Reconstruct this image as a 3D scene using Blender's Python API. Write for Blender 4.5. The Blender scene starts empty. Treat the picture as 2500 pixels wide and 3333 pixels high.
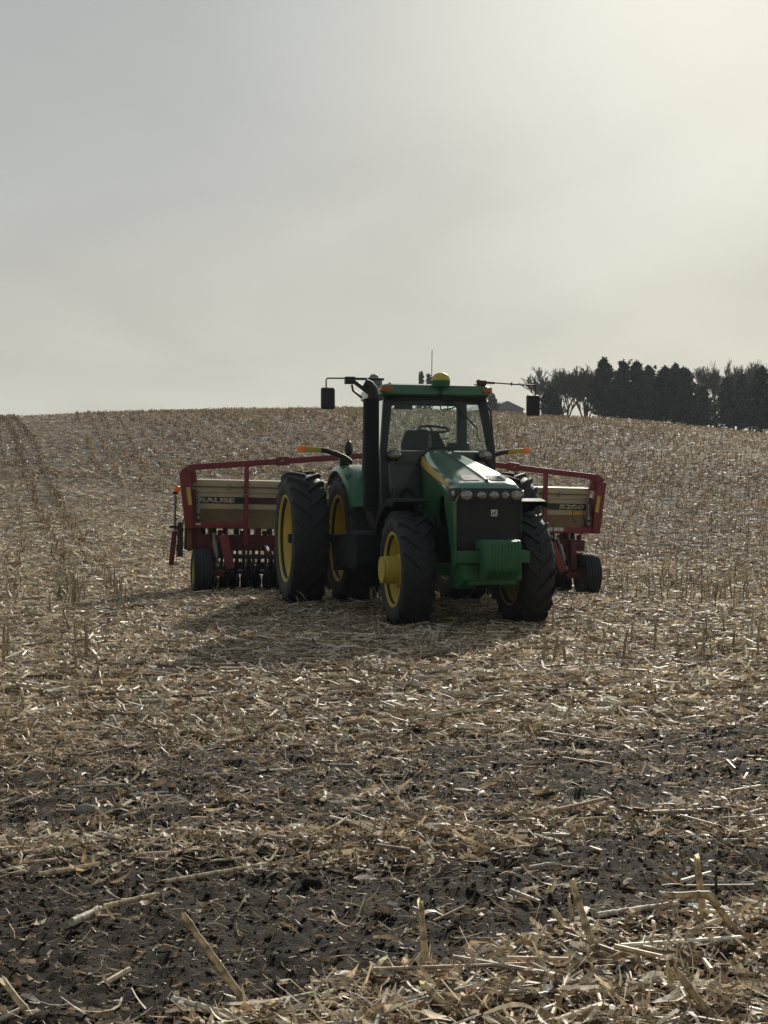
import bpy, bmesh, math, random
import numpy as np
from mathutils import Vector, Matrix, Quaternion

random.seed(7)
rng = np.random.default_rng(11)
R = math.radians
scene = bpy.context.scene
COL = scene.collection

# ------------------------------------------------------------------ camera
CAM_H = 1.5
cam_d = bpy.data.cameras.new("camera")
cam_d.sensor_fit = 'VERTICAL'
cam_d.sensor_height = 36.0
cam_d.lens = 36.0 * 4622.0 / 3333.0
cam_d.clip_start = 0.05
cam_d.clip_end = 3000.0
cam = bpy.data.objects.new("camera", cam_d)
COL.objects.link(cam)
cam.location = (0, 0, CAM_H)
cam.rotation_euler = (R(90) - math.atan(26.5 / 4622.0), 0, 0)
scene.camera = cam

# ------------------------------------------------------------------ sky and sun
SUN_AZ, SUN_EL = R(15.0), R(25.0)
SUN_DIR = Vector((math.sin(SUN_AZ) * math.cos(SUN_EL), math.cos(SUN_AZ) * math.cos(SUN_EL), math.sin(SUN_EL)))
SKY_GAIN = 1.07


def build_world():
    w = bpy.data.worlds.new("World")
    scene.world = w
    w.use_nodes = True
    nt = w.node_tree
    nt.nodes.clear()
    N = nt.nodes.new
    L = nt.links.new
    out = N('ShaderNodeOutputWorld')
    bg = N('ShaderNodeBackground')
    bg.inputs['Strength'].default_value = 0.1
    L(bg.outputs[0], out.inputs[0])
    tc = N('ShaderNodeTexCoord')
    nrm = N('ShaderNodeVectorMath'); nrm.operation = 'NORMALIZE'
    L(tc.outputs['Generated'], nrm.inputs[0])
    sep = N('ShaderNodeSeparateXYZ'); L(nrm.outputs[0], sep.inputs[0])
    # thin grey overcast: warm near the horizon, blue grey above
    ramp = N('ShaderNodeValToRGB')
    el = ramp.color_ramp.elements
    el[0].position = 0.0; el[0].color = (0.56, 0.53, 0.44, 1)
    el[1].position = 1.0; el[1].color = (0.20, 0.25, 0.295, 1)
    e = el.new(0.10); e.color = (0.505, 0.49, 0.43, 1)
    e = el.new(0.22); e.color = (0.435, 0.44, 0.42, 1)
    e = el.new(0.42); e.color = (0.355, 0.38, 0.39, 1)
    L(sep.outputs['Z'], ramp.inputs['Fac'])
    # veiled sun: broad aureole round the sun's direction
    dot = N('ShaderNodeVectorMath'); dot.operation = 'DOT_PRODUCT'
    dot.inputs[1].default_value = SUN_DIR
    L(nrm.outputs[0], dot.inputs[0])
    mx = N('ShaderNodeMath'); mx.operation = 'MAXIMUM'; mx.inputs[1].default_value = 0.0
    L(dot.outputs['Value'], mx.inputs[0])
    pw = N('ShaderNodeMath'); pw.operation = 'POWER'; pw.inputs[1].default_value = 30.0
    L(mx.outputs[0], pw.inputs[0])
    # cloud veil: soft streaks on a high flat layer
    zz = N('ShaderNodeMath'); zz.operation = 'ADD'; zz.inputs[1].default_value = 0.12
    ab = N('ShaderNodeMath'); ab.operation = 'ABSOLUTE'; L(sep.outputs['Z'], ab.inputs[0])
    L(ab.outputs[0], zz.inputs[0])
    dv = N('ShaderNodeVectorMath'); dv.operation = 'DIVIDE'
    L(nrm.outputs[0], dv.inputs[0])
    cmb = N('ShaderNodeCombineXYZ')
    for i in range(3):
        L(zz.outputs[0], cmb.inputs[i])
    L(cmb.outputs[0], dv.inputs[1])
    mp = N('ShaderNodeMapping'); mp.inputs['Scale'].default_value = (1.3, 0.75, 0.0)
    mp.inputs['Rotation'].default_value = (0, 0, R(25))
    mp.inputs['Location'].default_value = (1.7, 0.4, 0)
    L(dv.outputs[0], mp.inputs['Vector'])
    n1 = N('ShaderNodeTexNoise'); n1.inputs['Scale'].default_value = 1.1
    n1.inputs['Detail'].default_value = 5.0; n1.inputs['Roughness'].default_value = 0.45
    n1.inputs['Distortion'].default_value = 0.6
    L(mp.outputs[0], n1.inputs['Vector'])
    mr = N('ShaderNodeMapRange')
    mr.inputs['From Min'].default_value = 0.3; mr.inputs['From Max'].default_value = 0.7
    mr.inputs['To Min'].default_value = 0.91; mr.inputs['To Max'].default_value = 1.08
    L(n1.outputs['Fac'], mr.inputs['Value'])
    # aureole colour
    au = N('ShaderNodeVectorMath'); au.operation = 'SCALE'
    au.inputs[0].default_value = (0.45, 0.42, 0.32)
    L(pw.outputs[0], au.inputs['Scale'])
    ad = N('ShaderNodeVectorMath'); ad.operation = 'ADD'
    L(ramp.outputs['Color'], ad.inputs[0]); L(au.outputs[0], ad.inputs[1])
    # the veil is dimmer on the side away from the sun
    fs = N('ShaderNodeMapRange'); fs.inputs['From Min'].default_value = -0.6; fs.inputs['From Max'].default_value = 0.9
    fs.inputs['To Min'].default_value = 0.62; fs.inputs['To Max'].default_value = 1.0
    L(dot.outputs['Value'], fs.inputs['Value'])
    fm = N('ShaderNodeMath'); fm.operation = 'MULTIPLY'
    L(fs.outputs[0], fm.inputs[0]); L(mr.outputs[0], fm.inputs[1])
    cl = N('ShaderNodeVectorMath'); cl.operation = 'SCALE'
    L(ad.outputs[0], cl.inputs[0]); L(fm.outputs[0], cl.inputs['Scale'])
    g = N('ShaderNodeVectorMath'); g.operation = 'SCALE'; g.inputs['Scale'].default_value = 10.0 * SKY_GAIN
    L(cl.outputs[0], g.inputs[0])
    # the clear sky behind the veil
    sky = N('ShaderNodeTexSky'); sky.sky_type = 'NISHITA'; sky.sun_disc = False
    sky.sun_elevation = SUN_EL; sky.sun_rotation = SUN_AZ
    sky.dust_density = 2.0; sky.air_density = 1.0
    mix = N('ShaderNodeMixRGB'); mix.inputs['Fac'].default_value = 0.97
    L(sky.outputs[0], mix.inputs['Color1']); L(g.outputs[0], mix.inputs['Color2'])
    L(mix.outputs[0], bg.inputs['Color'])


build_world()
sun_l = bpy.data.lights.new("sun", 'SUN')
sun_l.energy = 5.0
sun_l.angle = R(2.2)
sun_l.color = (1.0, 0.935, 0.82)
sun = bpy.data.objects.new("sun", sun_l)
COL.objects.link(sun)
sun.rotation_euler = SUN_DIR.to_track_quat('Z', 'Y').to_euler()
sun.location = (40, 120, 80)
vs = scene.view_settings
vs.view_transform = 'Standard'
vs.look = 'None'
vs.exposure = 0.0
vs.gamma = 1.0
vs.use_curve_mapping = False
scene.cycles.max_bounces = 4
scene.cycles.diffuse_bounces = 2
scene.cycles.glossy_bounces = 3
scene.cycles.volume_bounces = 0
scene.cycles.transparent_max_bounces = 12

# ------------------------------------------------------------------ helpers: noise, terrain
def hash2(ix, iy, seed):
    h = (ix.astype(np.int64) * 374761393 + iy.astype(np.int64) * 668265263 + seed * 2246822519) & 0xffffffff
    h = ((h ^ (h >> 13)) * 1274126177) & 0xffffffff
    h = h ^ (h >> 16)
    return (h & 0xffffff) / float(0xffffff)


def vnoise(x, y, seed=0):
    ix = np.floor(x); iy = np.floor(y)
    fx = x - ix; fy = y - iy
    fx = fx * fx * (3 - 2 * fx); fy = fy * fy * (3 - 2 * fy)
    a = hash2(ix, iy, seed); b = hash2(ix + 1, iy, seed)
    c = hash2(ix, iy + 1, seed); d = hash2(ix + 1, iy + 1, seed)
    return (a + (b - a) * fx) * (1 - fy) + (c + (d - c) * fx) * fy


def fbm(x, y, seed=0, oct=4, gain=0.5):
    s = 0; a = 1.0; t = 0
    for i in range(oct):
        s = s + a * vnoise(x * 2 ** i, y * 2 ** i, seed + i * 17)
        t += a; a *= gain
    return s / t


def sstep(a, b, x):
    t = np.clip((x - a) / (b - a), 0, 1)
    return t * t * (3 - 2 * t)


CREST = 105.0
_T = (np.array([-700, 0, 300, 600, 900, 1200, 1650, 1800, 2100, 2500, 3300]) - 1250) / 4622.0
_E = (1640 - np.array([1390, 1361, 1348, 1341, 1336, 1333, 1350, 1360, 1377, 1418, 1490])) / 4622.0


def terrain(x, y):
    """height of the field; y is the distance from the photographer's feet"""
    x = np.asarray(x, float); y = np.asarray(y, float)
    yy = np.maximum(y, 20.0)
    t = np.clip(x / yy, -0.45, 0.45)
    e = np.interp(t, _T, _E)
    s0 = 24.0
    zc = CAM_H + CREST * e
    s = np.clip((y - s0) / (CREST - s0), 0, 1)
    g1 = e * (CREST - s0) / zc
    g = (3 * s * s - 2 * s ** 3) + g1 * (s ** 3 - s * s)
    z = zc * g
    over = np.maximum(y - CREST, 0)
    zb = CAM_H + y * (e - 0.0045 * (1 - np.exp(-over / 55.0)))
    z = np.where(y > CREST, zb, z)
    z = z - 0.019 * x * sstep(20.5, 24.0, y) * (1 - sstep(30, 60, y)) - 0.05 * sstep(20.5, 24.0, y) * (1 - sstep(26, 32, y))
    z = z + 0.085 * sstep(18.2, 19.8, y) * (1 - sstep(21.8, 23.6, y)) * sstep(-4.5, -2.5, x) * (1 - sstep(2.8, 4.5, x))
    amp = np.clip(y / 18.0, 0.35, 4.0)
    z = z + 0.05 * amp * (fbm(x * 0.35, y * 0.35, 5, 3) - 0.5) * np.where(y < 24, 0.6, 1.0)
    return z


def relief(x, y):
    """small clods and wheel-churned soil close to the camera"""
    k = 1 - sstep(10, 22, y)
    n = fbm(x * 6, y * 6, 21, 4, 0.55) - 0.5
    n2 = np.abs(fbm(x * 14, y * 14, 41, 3, 0.6) - 0.5)
    return k * (0.085 * n + 0.055 * n2)


def edge_y(x):
    return 4.45 + 0.62 * x + 0.22 * (fbm(x * 2.2, x * 0 + 3.1, 77, 3) - 0.5)


def cover(x, y):
    """how much of the soil is hidden by corn residue (0..1)"""
    n = fbm(x * 0.9, y * 1.3, 61, 4, 0.55)
    n2 = fbm(x * 3.0, y * 4.5, 67, 3, 0.55)
    c = 0.76 + 0.10 * sstep(9, 14, y) + 0.75 * (n - 0.5)
    # wheel-churned dark strips lying across the view
    e = edge_y(x)
    yb = y - 0.10 * x
    bare = sstep(e - 0.06, e + 0.12, y) * (1 - sstep(5.7, 6.35, yb + 0.9 * (n - 0.5)))
    c = c * (1 - 0.91 * bare)
    b2 = sstep(6.3, 6.7, yb) * (1 - sstep(8.0, 9.6, y - 0.50 * x + 2.2 * (n - 0.5)))
    c = c * (1 - 0.74 * b2)
    b3 = np.exp(-((yb - 6.75 + 0.3 * (n2 - .5)) / 0.16) ** 2) * sstep(-0.6, 0.3, x)
    c = np.maximum(c, 0.62 * b3)
    c = c + 0.5 * (n2 - 0.5) * np.where(y < 14, 1, 0.4)
    return np.clip(c, 0.05, 1)


# ------------------------------------------------------------------ helpers: materials
def new_mat(name):
    m = bpy.data.materials.new(name)
    m.use_nodes = True
    return m, m.node_tree, m.node_tree.nodes['Principled BSDF']


def paint(name, col, rough=0.4, metal=0.0, coat=0.0, dust=0.25, dust_col=(0.16, 0.125, 0.09), scale=6.0, bump=0.0, var=0.25):
    m, nt, p = new_mat(name)
    N = nt.nodes.new; L = nt.links.new
    tc = N('ShaderNodeTexCoord')
    n = N('ShaderNodeTexNoise'); n.inputs['Scale'].default_value = scale
    n.inputs['Detail'].default_value = 8; n.inputs['Roughness'].default_value = 0.65
    L(tc.outputs['Object'], n.inputs['Vector'])
    mr = N('ShaderNodeMapRange'); mr.inputs['From Min'].default_value = 0.42; mr.inputs['From Max'].default_value = 0.78
    mr.inputs['To Min'].default_value = 0.0; mr.inputs['To Max'].default_value = dust
    L(n.outputs['Fac'], mr.inputs['Value'])
    mix = N('ShaderNodeMixRGB')
    L(mr.outputs[0], mix.inputs['Fac'])
    n2 = N('ShaderNodeTexNoise'); n2.inputs['Scale'].default_value = scale * 0.35
    n2.inputs['Detail'].default_value = 3
    L(tc.outputs['Object'], n2.inputs['Vector'])
    m2 = N('ShaderNodeMixRGB')
    m2.inputs['Color1'].default_value = tuple(c * (1 - var) for c in col) + (1,)
    m2.inputs['Color2'].default_value = tuple(min(1, c * (1 + var)) for c in col) + (1,)
    L(n2.outputs['Fac'], m2.inputs['Fac'])
    L(m2.outputs[0], mix.inputs['Color1'])
    mix.inputs['Color2'].default_value = dust_col + (1,)
    L(mix.outputs[0], p.inputs['Base Color'])
    rr = N('ShaderNodeMapRange'); rr.inputs['To Min'].default_value = rough * 0.8; rr.inputs['To Max'].default_value = min(1, rough * 1.45)
    L(n.outputs['Fac'], rr.inputs['Value'])
    L(rr.outputs[0], p.inputs['Roughness'])
    p.inputs['Metallic'].default_value = metal
    p.inputs['Coat Weight'].default_value = coat
    p.inputs['Coat Roughness'].default_value = 0.09
    p.inputs['Coat IOR'].default_value = 1.9 if coat >= 1.0 else 1.5
    if coat >= 1.0: p.inputs['Specular IOR Level'].default_value = 1.0
    if bump:
        b = N('ShaderNodeBump'); b.inputs['Strength'].default_value = bump; b.inputs['Distance'].default_value = 0.01
        n3 = N('ShaderNodeTexNoise'); n3.inputs['Scale'].default_value = scale * 9; n3.inputs['Detail'].default_value = 6
        L(tc.outputs['Object'], n3.inputs['Vector'])
        L(n3.outputs['Fac'], b.inputs['Height']); L(b.outputs[0], p.inputs['Normal'])
    return m


M = {}
M['green'] = paint('green_paint', (0.011, 0.135, 0.050), 0.30, coat=0.5, dust=0.30, scale=5)
M['hood_green'] = paint('hood_sheen_green_paint', (0.012, 0.135, 0.052), 0.42, coat=1.0, dust=0.28, scale=5)  # same green, with gloss raised to put a pale sheen on the hood
M['green_flat'] = paint('green_cast_paint', (0.011, 0.118, 0.042), 0.45, dust=0.22, scale=7)
M['yellow'] = paint('yellow_paint', (0.56, 0.44, 0.06), 0.45, dust=0.35, scale=7)
M['stripe'] = paint('stripe_yellow', (0.62, 0.42, 0.06), 0.4, dust=0.2)
M['tyre'] = paint('tyre_rubber', (0.013, 0.015, 0.018), 0.62, dust=0.35, dust_col=(0.05, 0.047, 0.043), scale=9, bump=0.25)
M['black'] = paint('black_plastic', (0.009, 0.011, 0.014), 0.40, dust=0.16, dust_col=(0.045, 0.042, 0.038), scale=8)
M['black_metal'] = paint('black_metal', (0.010, 0.011, 0.013), 0.55, dust=0.3, dust_col=(0.06, 0.05, 0.04), scale=8, bump=0.1)
M['soot'] = paint('matt_black_shield', (0.007, 0.009, 0.012), 0.65, dust=0.12, dust_col=(0.03, 0.03, 0.03))
M['soot'].node_tree.nodes['Principled BSDF'].inputs['Specular IOR Level'].default_value = 0.2
M['grille'] = paint('grille_black', (0.020, 0.020, 0.024), 0.6, dust=0.3, dust_col=(0.07, 0.062, 0.055), scale=6)
M['red'] = paint('drill_red_paint', (0.20, 0.022, 0.026), 0.5, dust=0.35, dust_col=(0.13, 0.07, 0.05), scale=5, bump=0.05)
M['red_dark'] = paint('drill_dark_red_paint', (0.11, 0.016, 0.018), 0.6, dust=0.5, dust_col=(0.08, 0.05, 0.04), scale=6, bump=0.1)  # darker, dustier version of the drill red for inner frame parts
M['cream'] = paint('hopper_cream', (0.50, 0.42, 0.27), 0.45, dust=0.55, dust_col=(0.26, 0.20, 0.13), scale=3.5)
M['decal_dark'] = paint('decal_dark', (0.015, 0.022, 0.026), 0.5, dust=0.2)
M['decal_maroon'] = paint('decal_maroon', (0.10, 0.012, 0.022), 0.5, dust=0.3, dust_col=(0.05, 0.03, 0.03), scale=14)
M['letter'] = paint('letter_cream', (0.60, 0.52, 0.36), 0.5, dust=0.65, dust_col=(0.20, 0.16, 0.11), scale=16)
M['steel'] = paint('grey_steel', (0.22, 0.23, 0.24), 0.4, metal=0.7, dust=0.4, scale=10)
M['grey_plastic'] = paint('grey_plastic', (0.20, 0.21, 0.22), 0.45, dust=0.25)
M['white'] = paint('white_label', (0.62, 0.62, 0.58), 0.5, dust=0.3)
M['seat'] = paint('seat_cloth', (0.030, 0.034, 0.038), 0.85, dust=0.2, scale=20, bump=0.2)
M['interior'] = paint('cab_interior', (0.045, 0.048, 0.048), 0.75, dust=0.2)
M['wood_grey'] = paint('barn_metal', (0.16, 0.165, 0.17), 0.5, metal=0.2, dust=0.3, scale=0.6)
M['barn_roof'] = paint('barn_roof_metal', (0.45, 0.46, 0.46), 0.4, metal=0.5, dust=0.2, scale=0.6)
M['door_grey'] = paint('barn_door_paint', (0.10, 0.10, 0.105), 0.5, dust=0.3, scale=0.8)


def lamp_mat(name, col, emit=0.0, trans=0.35):
    m, nt, p = new_mat(name)
    p.inputs['Base Color'].default_value = col + (1,)
    p.inputs['Roughness'].default_value = 0.18
    p.inputs['Coat Weight'].default_value = 0.8
    p.inputs['Subsurface Weight'].default_value = 0.0
    if emit:
        p.inputs['Emission Color'].default_value = col + (1,)
        p.inputs['Emission Strength'].default_value = emit
    if trans:
        N = nt.nodes.new; L = nt.links.new
        t = N('ShaderNodeBsdfTranslucent'); t.inputs['Color'].default_value = col + (1,)
        mx = N('ShaderNodeMixShader'); mx.inputs['Fac'].default_value = trans
        L(p.outputs[0], mx.inputs[1]); L(t.outputs[0], mx.inputs[2])
        L(mx.outputs[0], nt.nodes['Material Output'].inputs['Surface'])
    return m


M['amber'] = lamp_mat('amber_lens', (0.46, 0.15, 0.03), 0.0, 0.3)
M['amber_lit'] = lamp_mat('amber_lens_lit', (0.75, 0.23, 0.04), 0.12, 0.4)


def lens_mat():
    m, nt, p = new_mat('clear_lens')
    N = nt.nodes.new; L = nt.links.new
    tc = N('ShaderNodeTexCoord')
    v = N('ShaderNodeTexVoronoi'); v.inputs['Scale'].default_value = 38
    L(tc.outputs['Object'], v.inputs['Vector'])
    rp = N('ShaderNodeValToRGB')
    rp.color_ramp.elements[0].color = (0.12, 0.115, 0.11, 1); rp.color_ramp.elements[1].color = (0.42, 0.40, 0.38, 1)
    L(v.outputs['Color'], rp.inputs['Fac'])
    L(rp.outputs[0], p.inputs['Base Color'])
    p.inputs['Metallic'].default_value = 0.6
    p.inputs['Roughness'].default_value = 0.2
    p.inputs['Coat Weight'].default_value = 1.0
    p.inputs['Coat Roughness'].default_value = 0.03
    b = N('ShaderNodeBump'); b.inputs['Strength'].default_value = 0.5; b.inputs['Distance'].default_value = 0.01
    L(v.outputs['Distance'], b.inputs['Height']); L(b.outputs[0], p.inputs['Normal'])
    return m


M['lens'] = lens_mat()


def glass_mat():
    m = bpy.data.materials.new('tinted_cab_glass'); m.use_nodes = True
    nt = m.node_tree; nt.nodes.clear()
    N = nt.nodes.new; L = nt.links.new
    out = N('ShaderNodeOutputMaterial')
    tr = N('ShaderNodeBsdfTransparent'); tr.inputs['Color'].default_value = (0.91, 0.985, 0.96, 1)
    gl = N('ShaderNodeBsdfGlossy'); gl.inputs['Roughness'].default_value = 0.03
    gl.inputs['Color'].default_value = (0.9, 0.95, 0.95, 1)
    fr = N('ShaderNodeFresnel'); fr.inputs['IOR'].default_value = 1.45
    df = N('ShaderNodeBsdfDiffuse'); df.inputs['Color'].default_value = (0.20, 0.19, 0.16, 1)
    tc = N('ShaderNodeTexCoord')
    n = N('ShaderNodeTexNoise'); n.inputs['Scale'].default_value = 7; n.inputs['Detail'].default_value = 8
    L(tc.outputs['Object'], n.inputs['Vector'])
    mr = N('ShaderNodeMapRange'); mr.inputs['From Min'].default_value = 0.45; mr.inputs['From Max'].default_value = 0.8
    mr.inputs['To Min'].default_value = 0.02; mr.inputs['To Max'].default_value = 0.10
    L(n.outputs['Fac'], mr.inputs['Value'])
    m1 = N('ShaderNodeMixShader'); L(fr.outputs[0], m1.inputs['Fac'])
    L(tr.outputs[0], m1.inputs[1]); L(gl.outputs[0], m1.inputs[2])
    m2 = N('ShaderNodeMixShader'); L(mr.outputs[0], m2.inputs['Fac'])
    L(m1.outputs[0], m2.inputs[1]); L(df.outputs[0], m2.inputs[2])
    L(m2.outputs[0], out.inputs['Surface'])
    return m


M['glass'] = glass_mat()


def straw_mat(name, trans=0.35, rough=0.5, spec=0.5, fibre=True):
    m, nt, p = new_mat(name)
    N = nt.nodes.new; L = nt.links.new
    at = N('ShaderNodeAttribute'); at.attribute_name = 'tint'
    col = at.outputs['Color']
    if fibre:
        tc = N('ShaderNodeTexCoord')
        n = N('ShaderNodeTexNoise'); n.inputs['Scale'].default_value = 45; n.inputs['Detail'].default_value = 4
        L(tc.outputs['Object'], n.inputs['Vector'])
        mr = N('ShaderNodeMapRange'); mr.inputs['From Min'].default_value = 0.3; mr.inputs['From Max'].default_value = 0.7
        mr.inputs['To Min'].default_value = 0.55; mr.inputs['To Max'].default_value = 1.25
        L(n.outputs['Fac'], mr.inputs['Value'])
        sc = N('ShaderNodeVectorMath'); sc.operation = 'SCALE'
        L(col, sc.inputs[0]); L(mr.outputs[0], sc.inputs['Scale'])
        col = sc.outputs[0]
    L(col, p.inputs['Base Color'])
    p.inputs['Roughness'].default_value = rough
    p.inputs['Specular IOR Level'].default_value = spec
    if trans:
        t = N('ShaderNodeBsdfTranslucent'); L(col, t.inputs['Color'])
        mx = N('ShaderNodeMixShader'); mx.inputs['Fac'].default_value = trans
        L(p.outputs[0], mx.inputs[1]); L(t.outputs[0], mx.inputs[2])
        L(mx.outputs[0], nt.nodes['Material Output'].inputs['Surface'])
    return m


M['leaf'] = straw_mat('dry_corn_leaf', 0.25, 0.60, 0.28)
M['stalk'] = straw_mat('dry_corn_stalk', 0.0, 0.58, 0.32)
M['rim_rust'] = paint('rusty_yellow_rim', (0.16, 0.095, 0.04), 0.7, dust=0.6, dust_col=(0.07, 0.045, 0.03), scale=14)
M['leaf_near'] = straw_mat('dry_shiny_corn_leaf', 0.28, 0.55, 0.34)
M['stubble'] = straw_mat('standing_stubble', 0.48, 0.6, 0.25)
M['foliage'] = straw_mat('cedar_foliage', 0.15, 0.7, 0.2, fibre=False)
M['bark'] = paint('grey_brown_bark', (0.13, 0.11, 0.09), 0.9, dust=0.3, dust_col=(0.13, 0.12, 0.10), scale=3)
M['cob'] = paint('pale_cob', (0.62, 0.55, 0.44), 0.6, dust=0.3, scale=60, bump=0.6)
M['stone'] = paint('field_stone', (0.30, 0.285, 0.25), 0.8, dust=0.4, scale=30, bump=0.5)


def soil_mat():
    m, nt, p = new_mat('dark_field_soil')
    N = nt.nodes.new; L = nt.links.new
    geo = N('ShaderNodeNewGeometry')
    n = N('ShaderNodeTexNoise'); n.inputs['Scale'].default_value = 5; n.inputs['Detail'].default_value = 9
    n.inputs['Roughness'].default_value = 0.7
    L(geo.outputs['Position'], n.inputs['Vector'])
    rp = N('ShaderNodeValToRGB')
    rp.color_ramp.elements[0].position = 0.3; rp.color_ramp.elements[0].color = (0.012, 0.0093, 0.007, 1)
    rp.color_ramp.elements[1].position = 0.75; rp.color_ramp.elements[1].color = (0.048, 0.036, 0.026, 1)
    L(n.outputs['Fac'], rp.inputs['Fac'])
    # fine chaff trodden into the soil; 'chaff' is how much straw lies there
    n2 = N('ShaderNodeTexNoise'); n2.inputs['Scale'].default_value = 55; n2.inputs['Detail'].default_value = 5
    n2.inputs['Roughness'].default_value = 0.75
    L(geo.outputs['Position'], n2.inputs['Vector'])
    at = N('ShaderNodeAttribute'); at.attribute_name = 'chaff'
    th = N('ShaderNodeMath'); th.operation = 'MULTIPLY_ADD'; th.inputs[1].default_value = -0.30; th.inputs[2].default_value = 0.70
    L(at.outputs['Fac'], th.inputs[0])
    sb = N('ShaderNodeMath'); sb.operation = 'SUBTRACT'; L(n2.outputs['Fac'], sb.inputs[0]); L(th.outputs[0], sb.inputs[1])
    ml = N('ShaderNodeMath'); ml.operation = 'MULTIPLY'; ml.inputs[1].default_value = 14; ml.use_clamp = True
    L(sb.outputs[0], ml.inputs[0])
    n3 = N('ShaderNodeTexNoise'); n3.inputs['Scale'].default_value = 13; n3.inputs['Detail'].default_value = 4
    L(geo.outputs['Position'], n3.inputs['Vector'])
    st = N('ShaderNodeValToRGB')
    st.color_ramp.elements[0].position = 0.35; st.color_ramp.elements[0].color = (0.10, 0.075, 0.05, 1)
    st.color_ramp.elements[1].position = 0.7; st.color_ramp.elements[1].color = (0.30, 0.24, 0.165, 1)
    L(n3.outputs['Fac'], st.inputs['Fac'])
    mx = N('ShaderNodeMixRGB'); L(ml.outputs[0], mx.inputs['Fac'])
    L(rp.outputs[0], mx.inputs['Color1']); L(st.outputs[0], mx.inputs['Color2'])
    L(mx.outputs[0], p.inputs['Base Color'])
    p.inputs['Roughness'].default_value = 0.95
    p.inputs['Specular IOR Level'].default_value = 0.2
    b = N('ShaderNodeBump'); b.inputs['Strength'].default_value = 0.9; b.inputs['Distance'].default_value = 0.03
    n4 = N('ShaderNodeTexNoise'); n4.inputs['Scale'].default_value = 26; n4.inputs['Detail'].default_value = 8
    n4.inputs['Roughness'].default_value = 0.7
    L(geo.outputs['Position'], n4.inputs['Vector'])
    L(n4.outputs['Fac'], b.inputs['Height']); L(b.outputs[0], p.inputs['Normal'])
    return m


M['soil'] = soil_mat()


# ------------------------------------------------------------------ helpers: meshes
def link(o, parent=None):
    COL.objects.link(o)
    if parent is not None:
        o.parent = parent
    return o


def tag(o, label=None, cat=None, group=None, kind=None):
    if label: o['label'] = label
    if cat: o['category'] = cat
    if group: o['group'] = group
    if kind: o['kind'] = kind
    return o


def empty(name, parent=None, loc=(0, 0, 0)):
    o = bpy.data.objects.new(name, None)
    o.empty_display_size = 0.2
    o.location = loc
    return link(o, parent)


def quad_mesh(name, V, Q, tint=None, smooth=False, attr='tint'):
    me = bpy.data.meshes.new(name)
    V = np.ascontiguousarray(V, dtype=np.float32); Q = np.ascontiguousarray(Q, dtype=np.int32)
    k = Q.shape[1]
    me.vertices.add(len(V)); me.vertices.foreach_set('co', V.ravel())
    me.loops.add(Q.size); me.loops.foreach_set('vertex_index', Q.ravel())
    me.polygons.add(len(Q))
    me.polygons.foreach_set('loop_start', np.arange(0, Q.size, k, dtype=np.int32))
    try:
        me.polygons.foreach_set('loop_total', np.full(len(Q), k, dtype=np.int32))
    except Exception:
        pass
    me.update(calc_edges=True)
    me.polygons.foreach_set('use_smooth', np.full(len(Q), bool(smooth)))
    if tint is not None:
        tint = np.asarray(tint, dtype=np.float32)
        if tint.ndim == 1:
            a = me.attributes.new(attr, 'FLOAT', 'POINT'); a.data.foreach_set('value', tint)
        else:
            if tint.shape[1] == 3:
                tint = np.concatenate([tint, np.ones((len(tint), 1), np.float32)], 1)
            a = me.attributes.new(attr, 'FLOAT_COLOR', 'POINT'); a.data.foreach_set('color', np.ascontiguousarray(tint).ravel())
    return me


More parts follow.
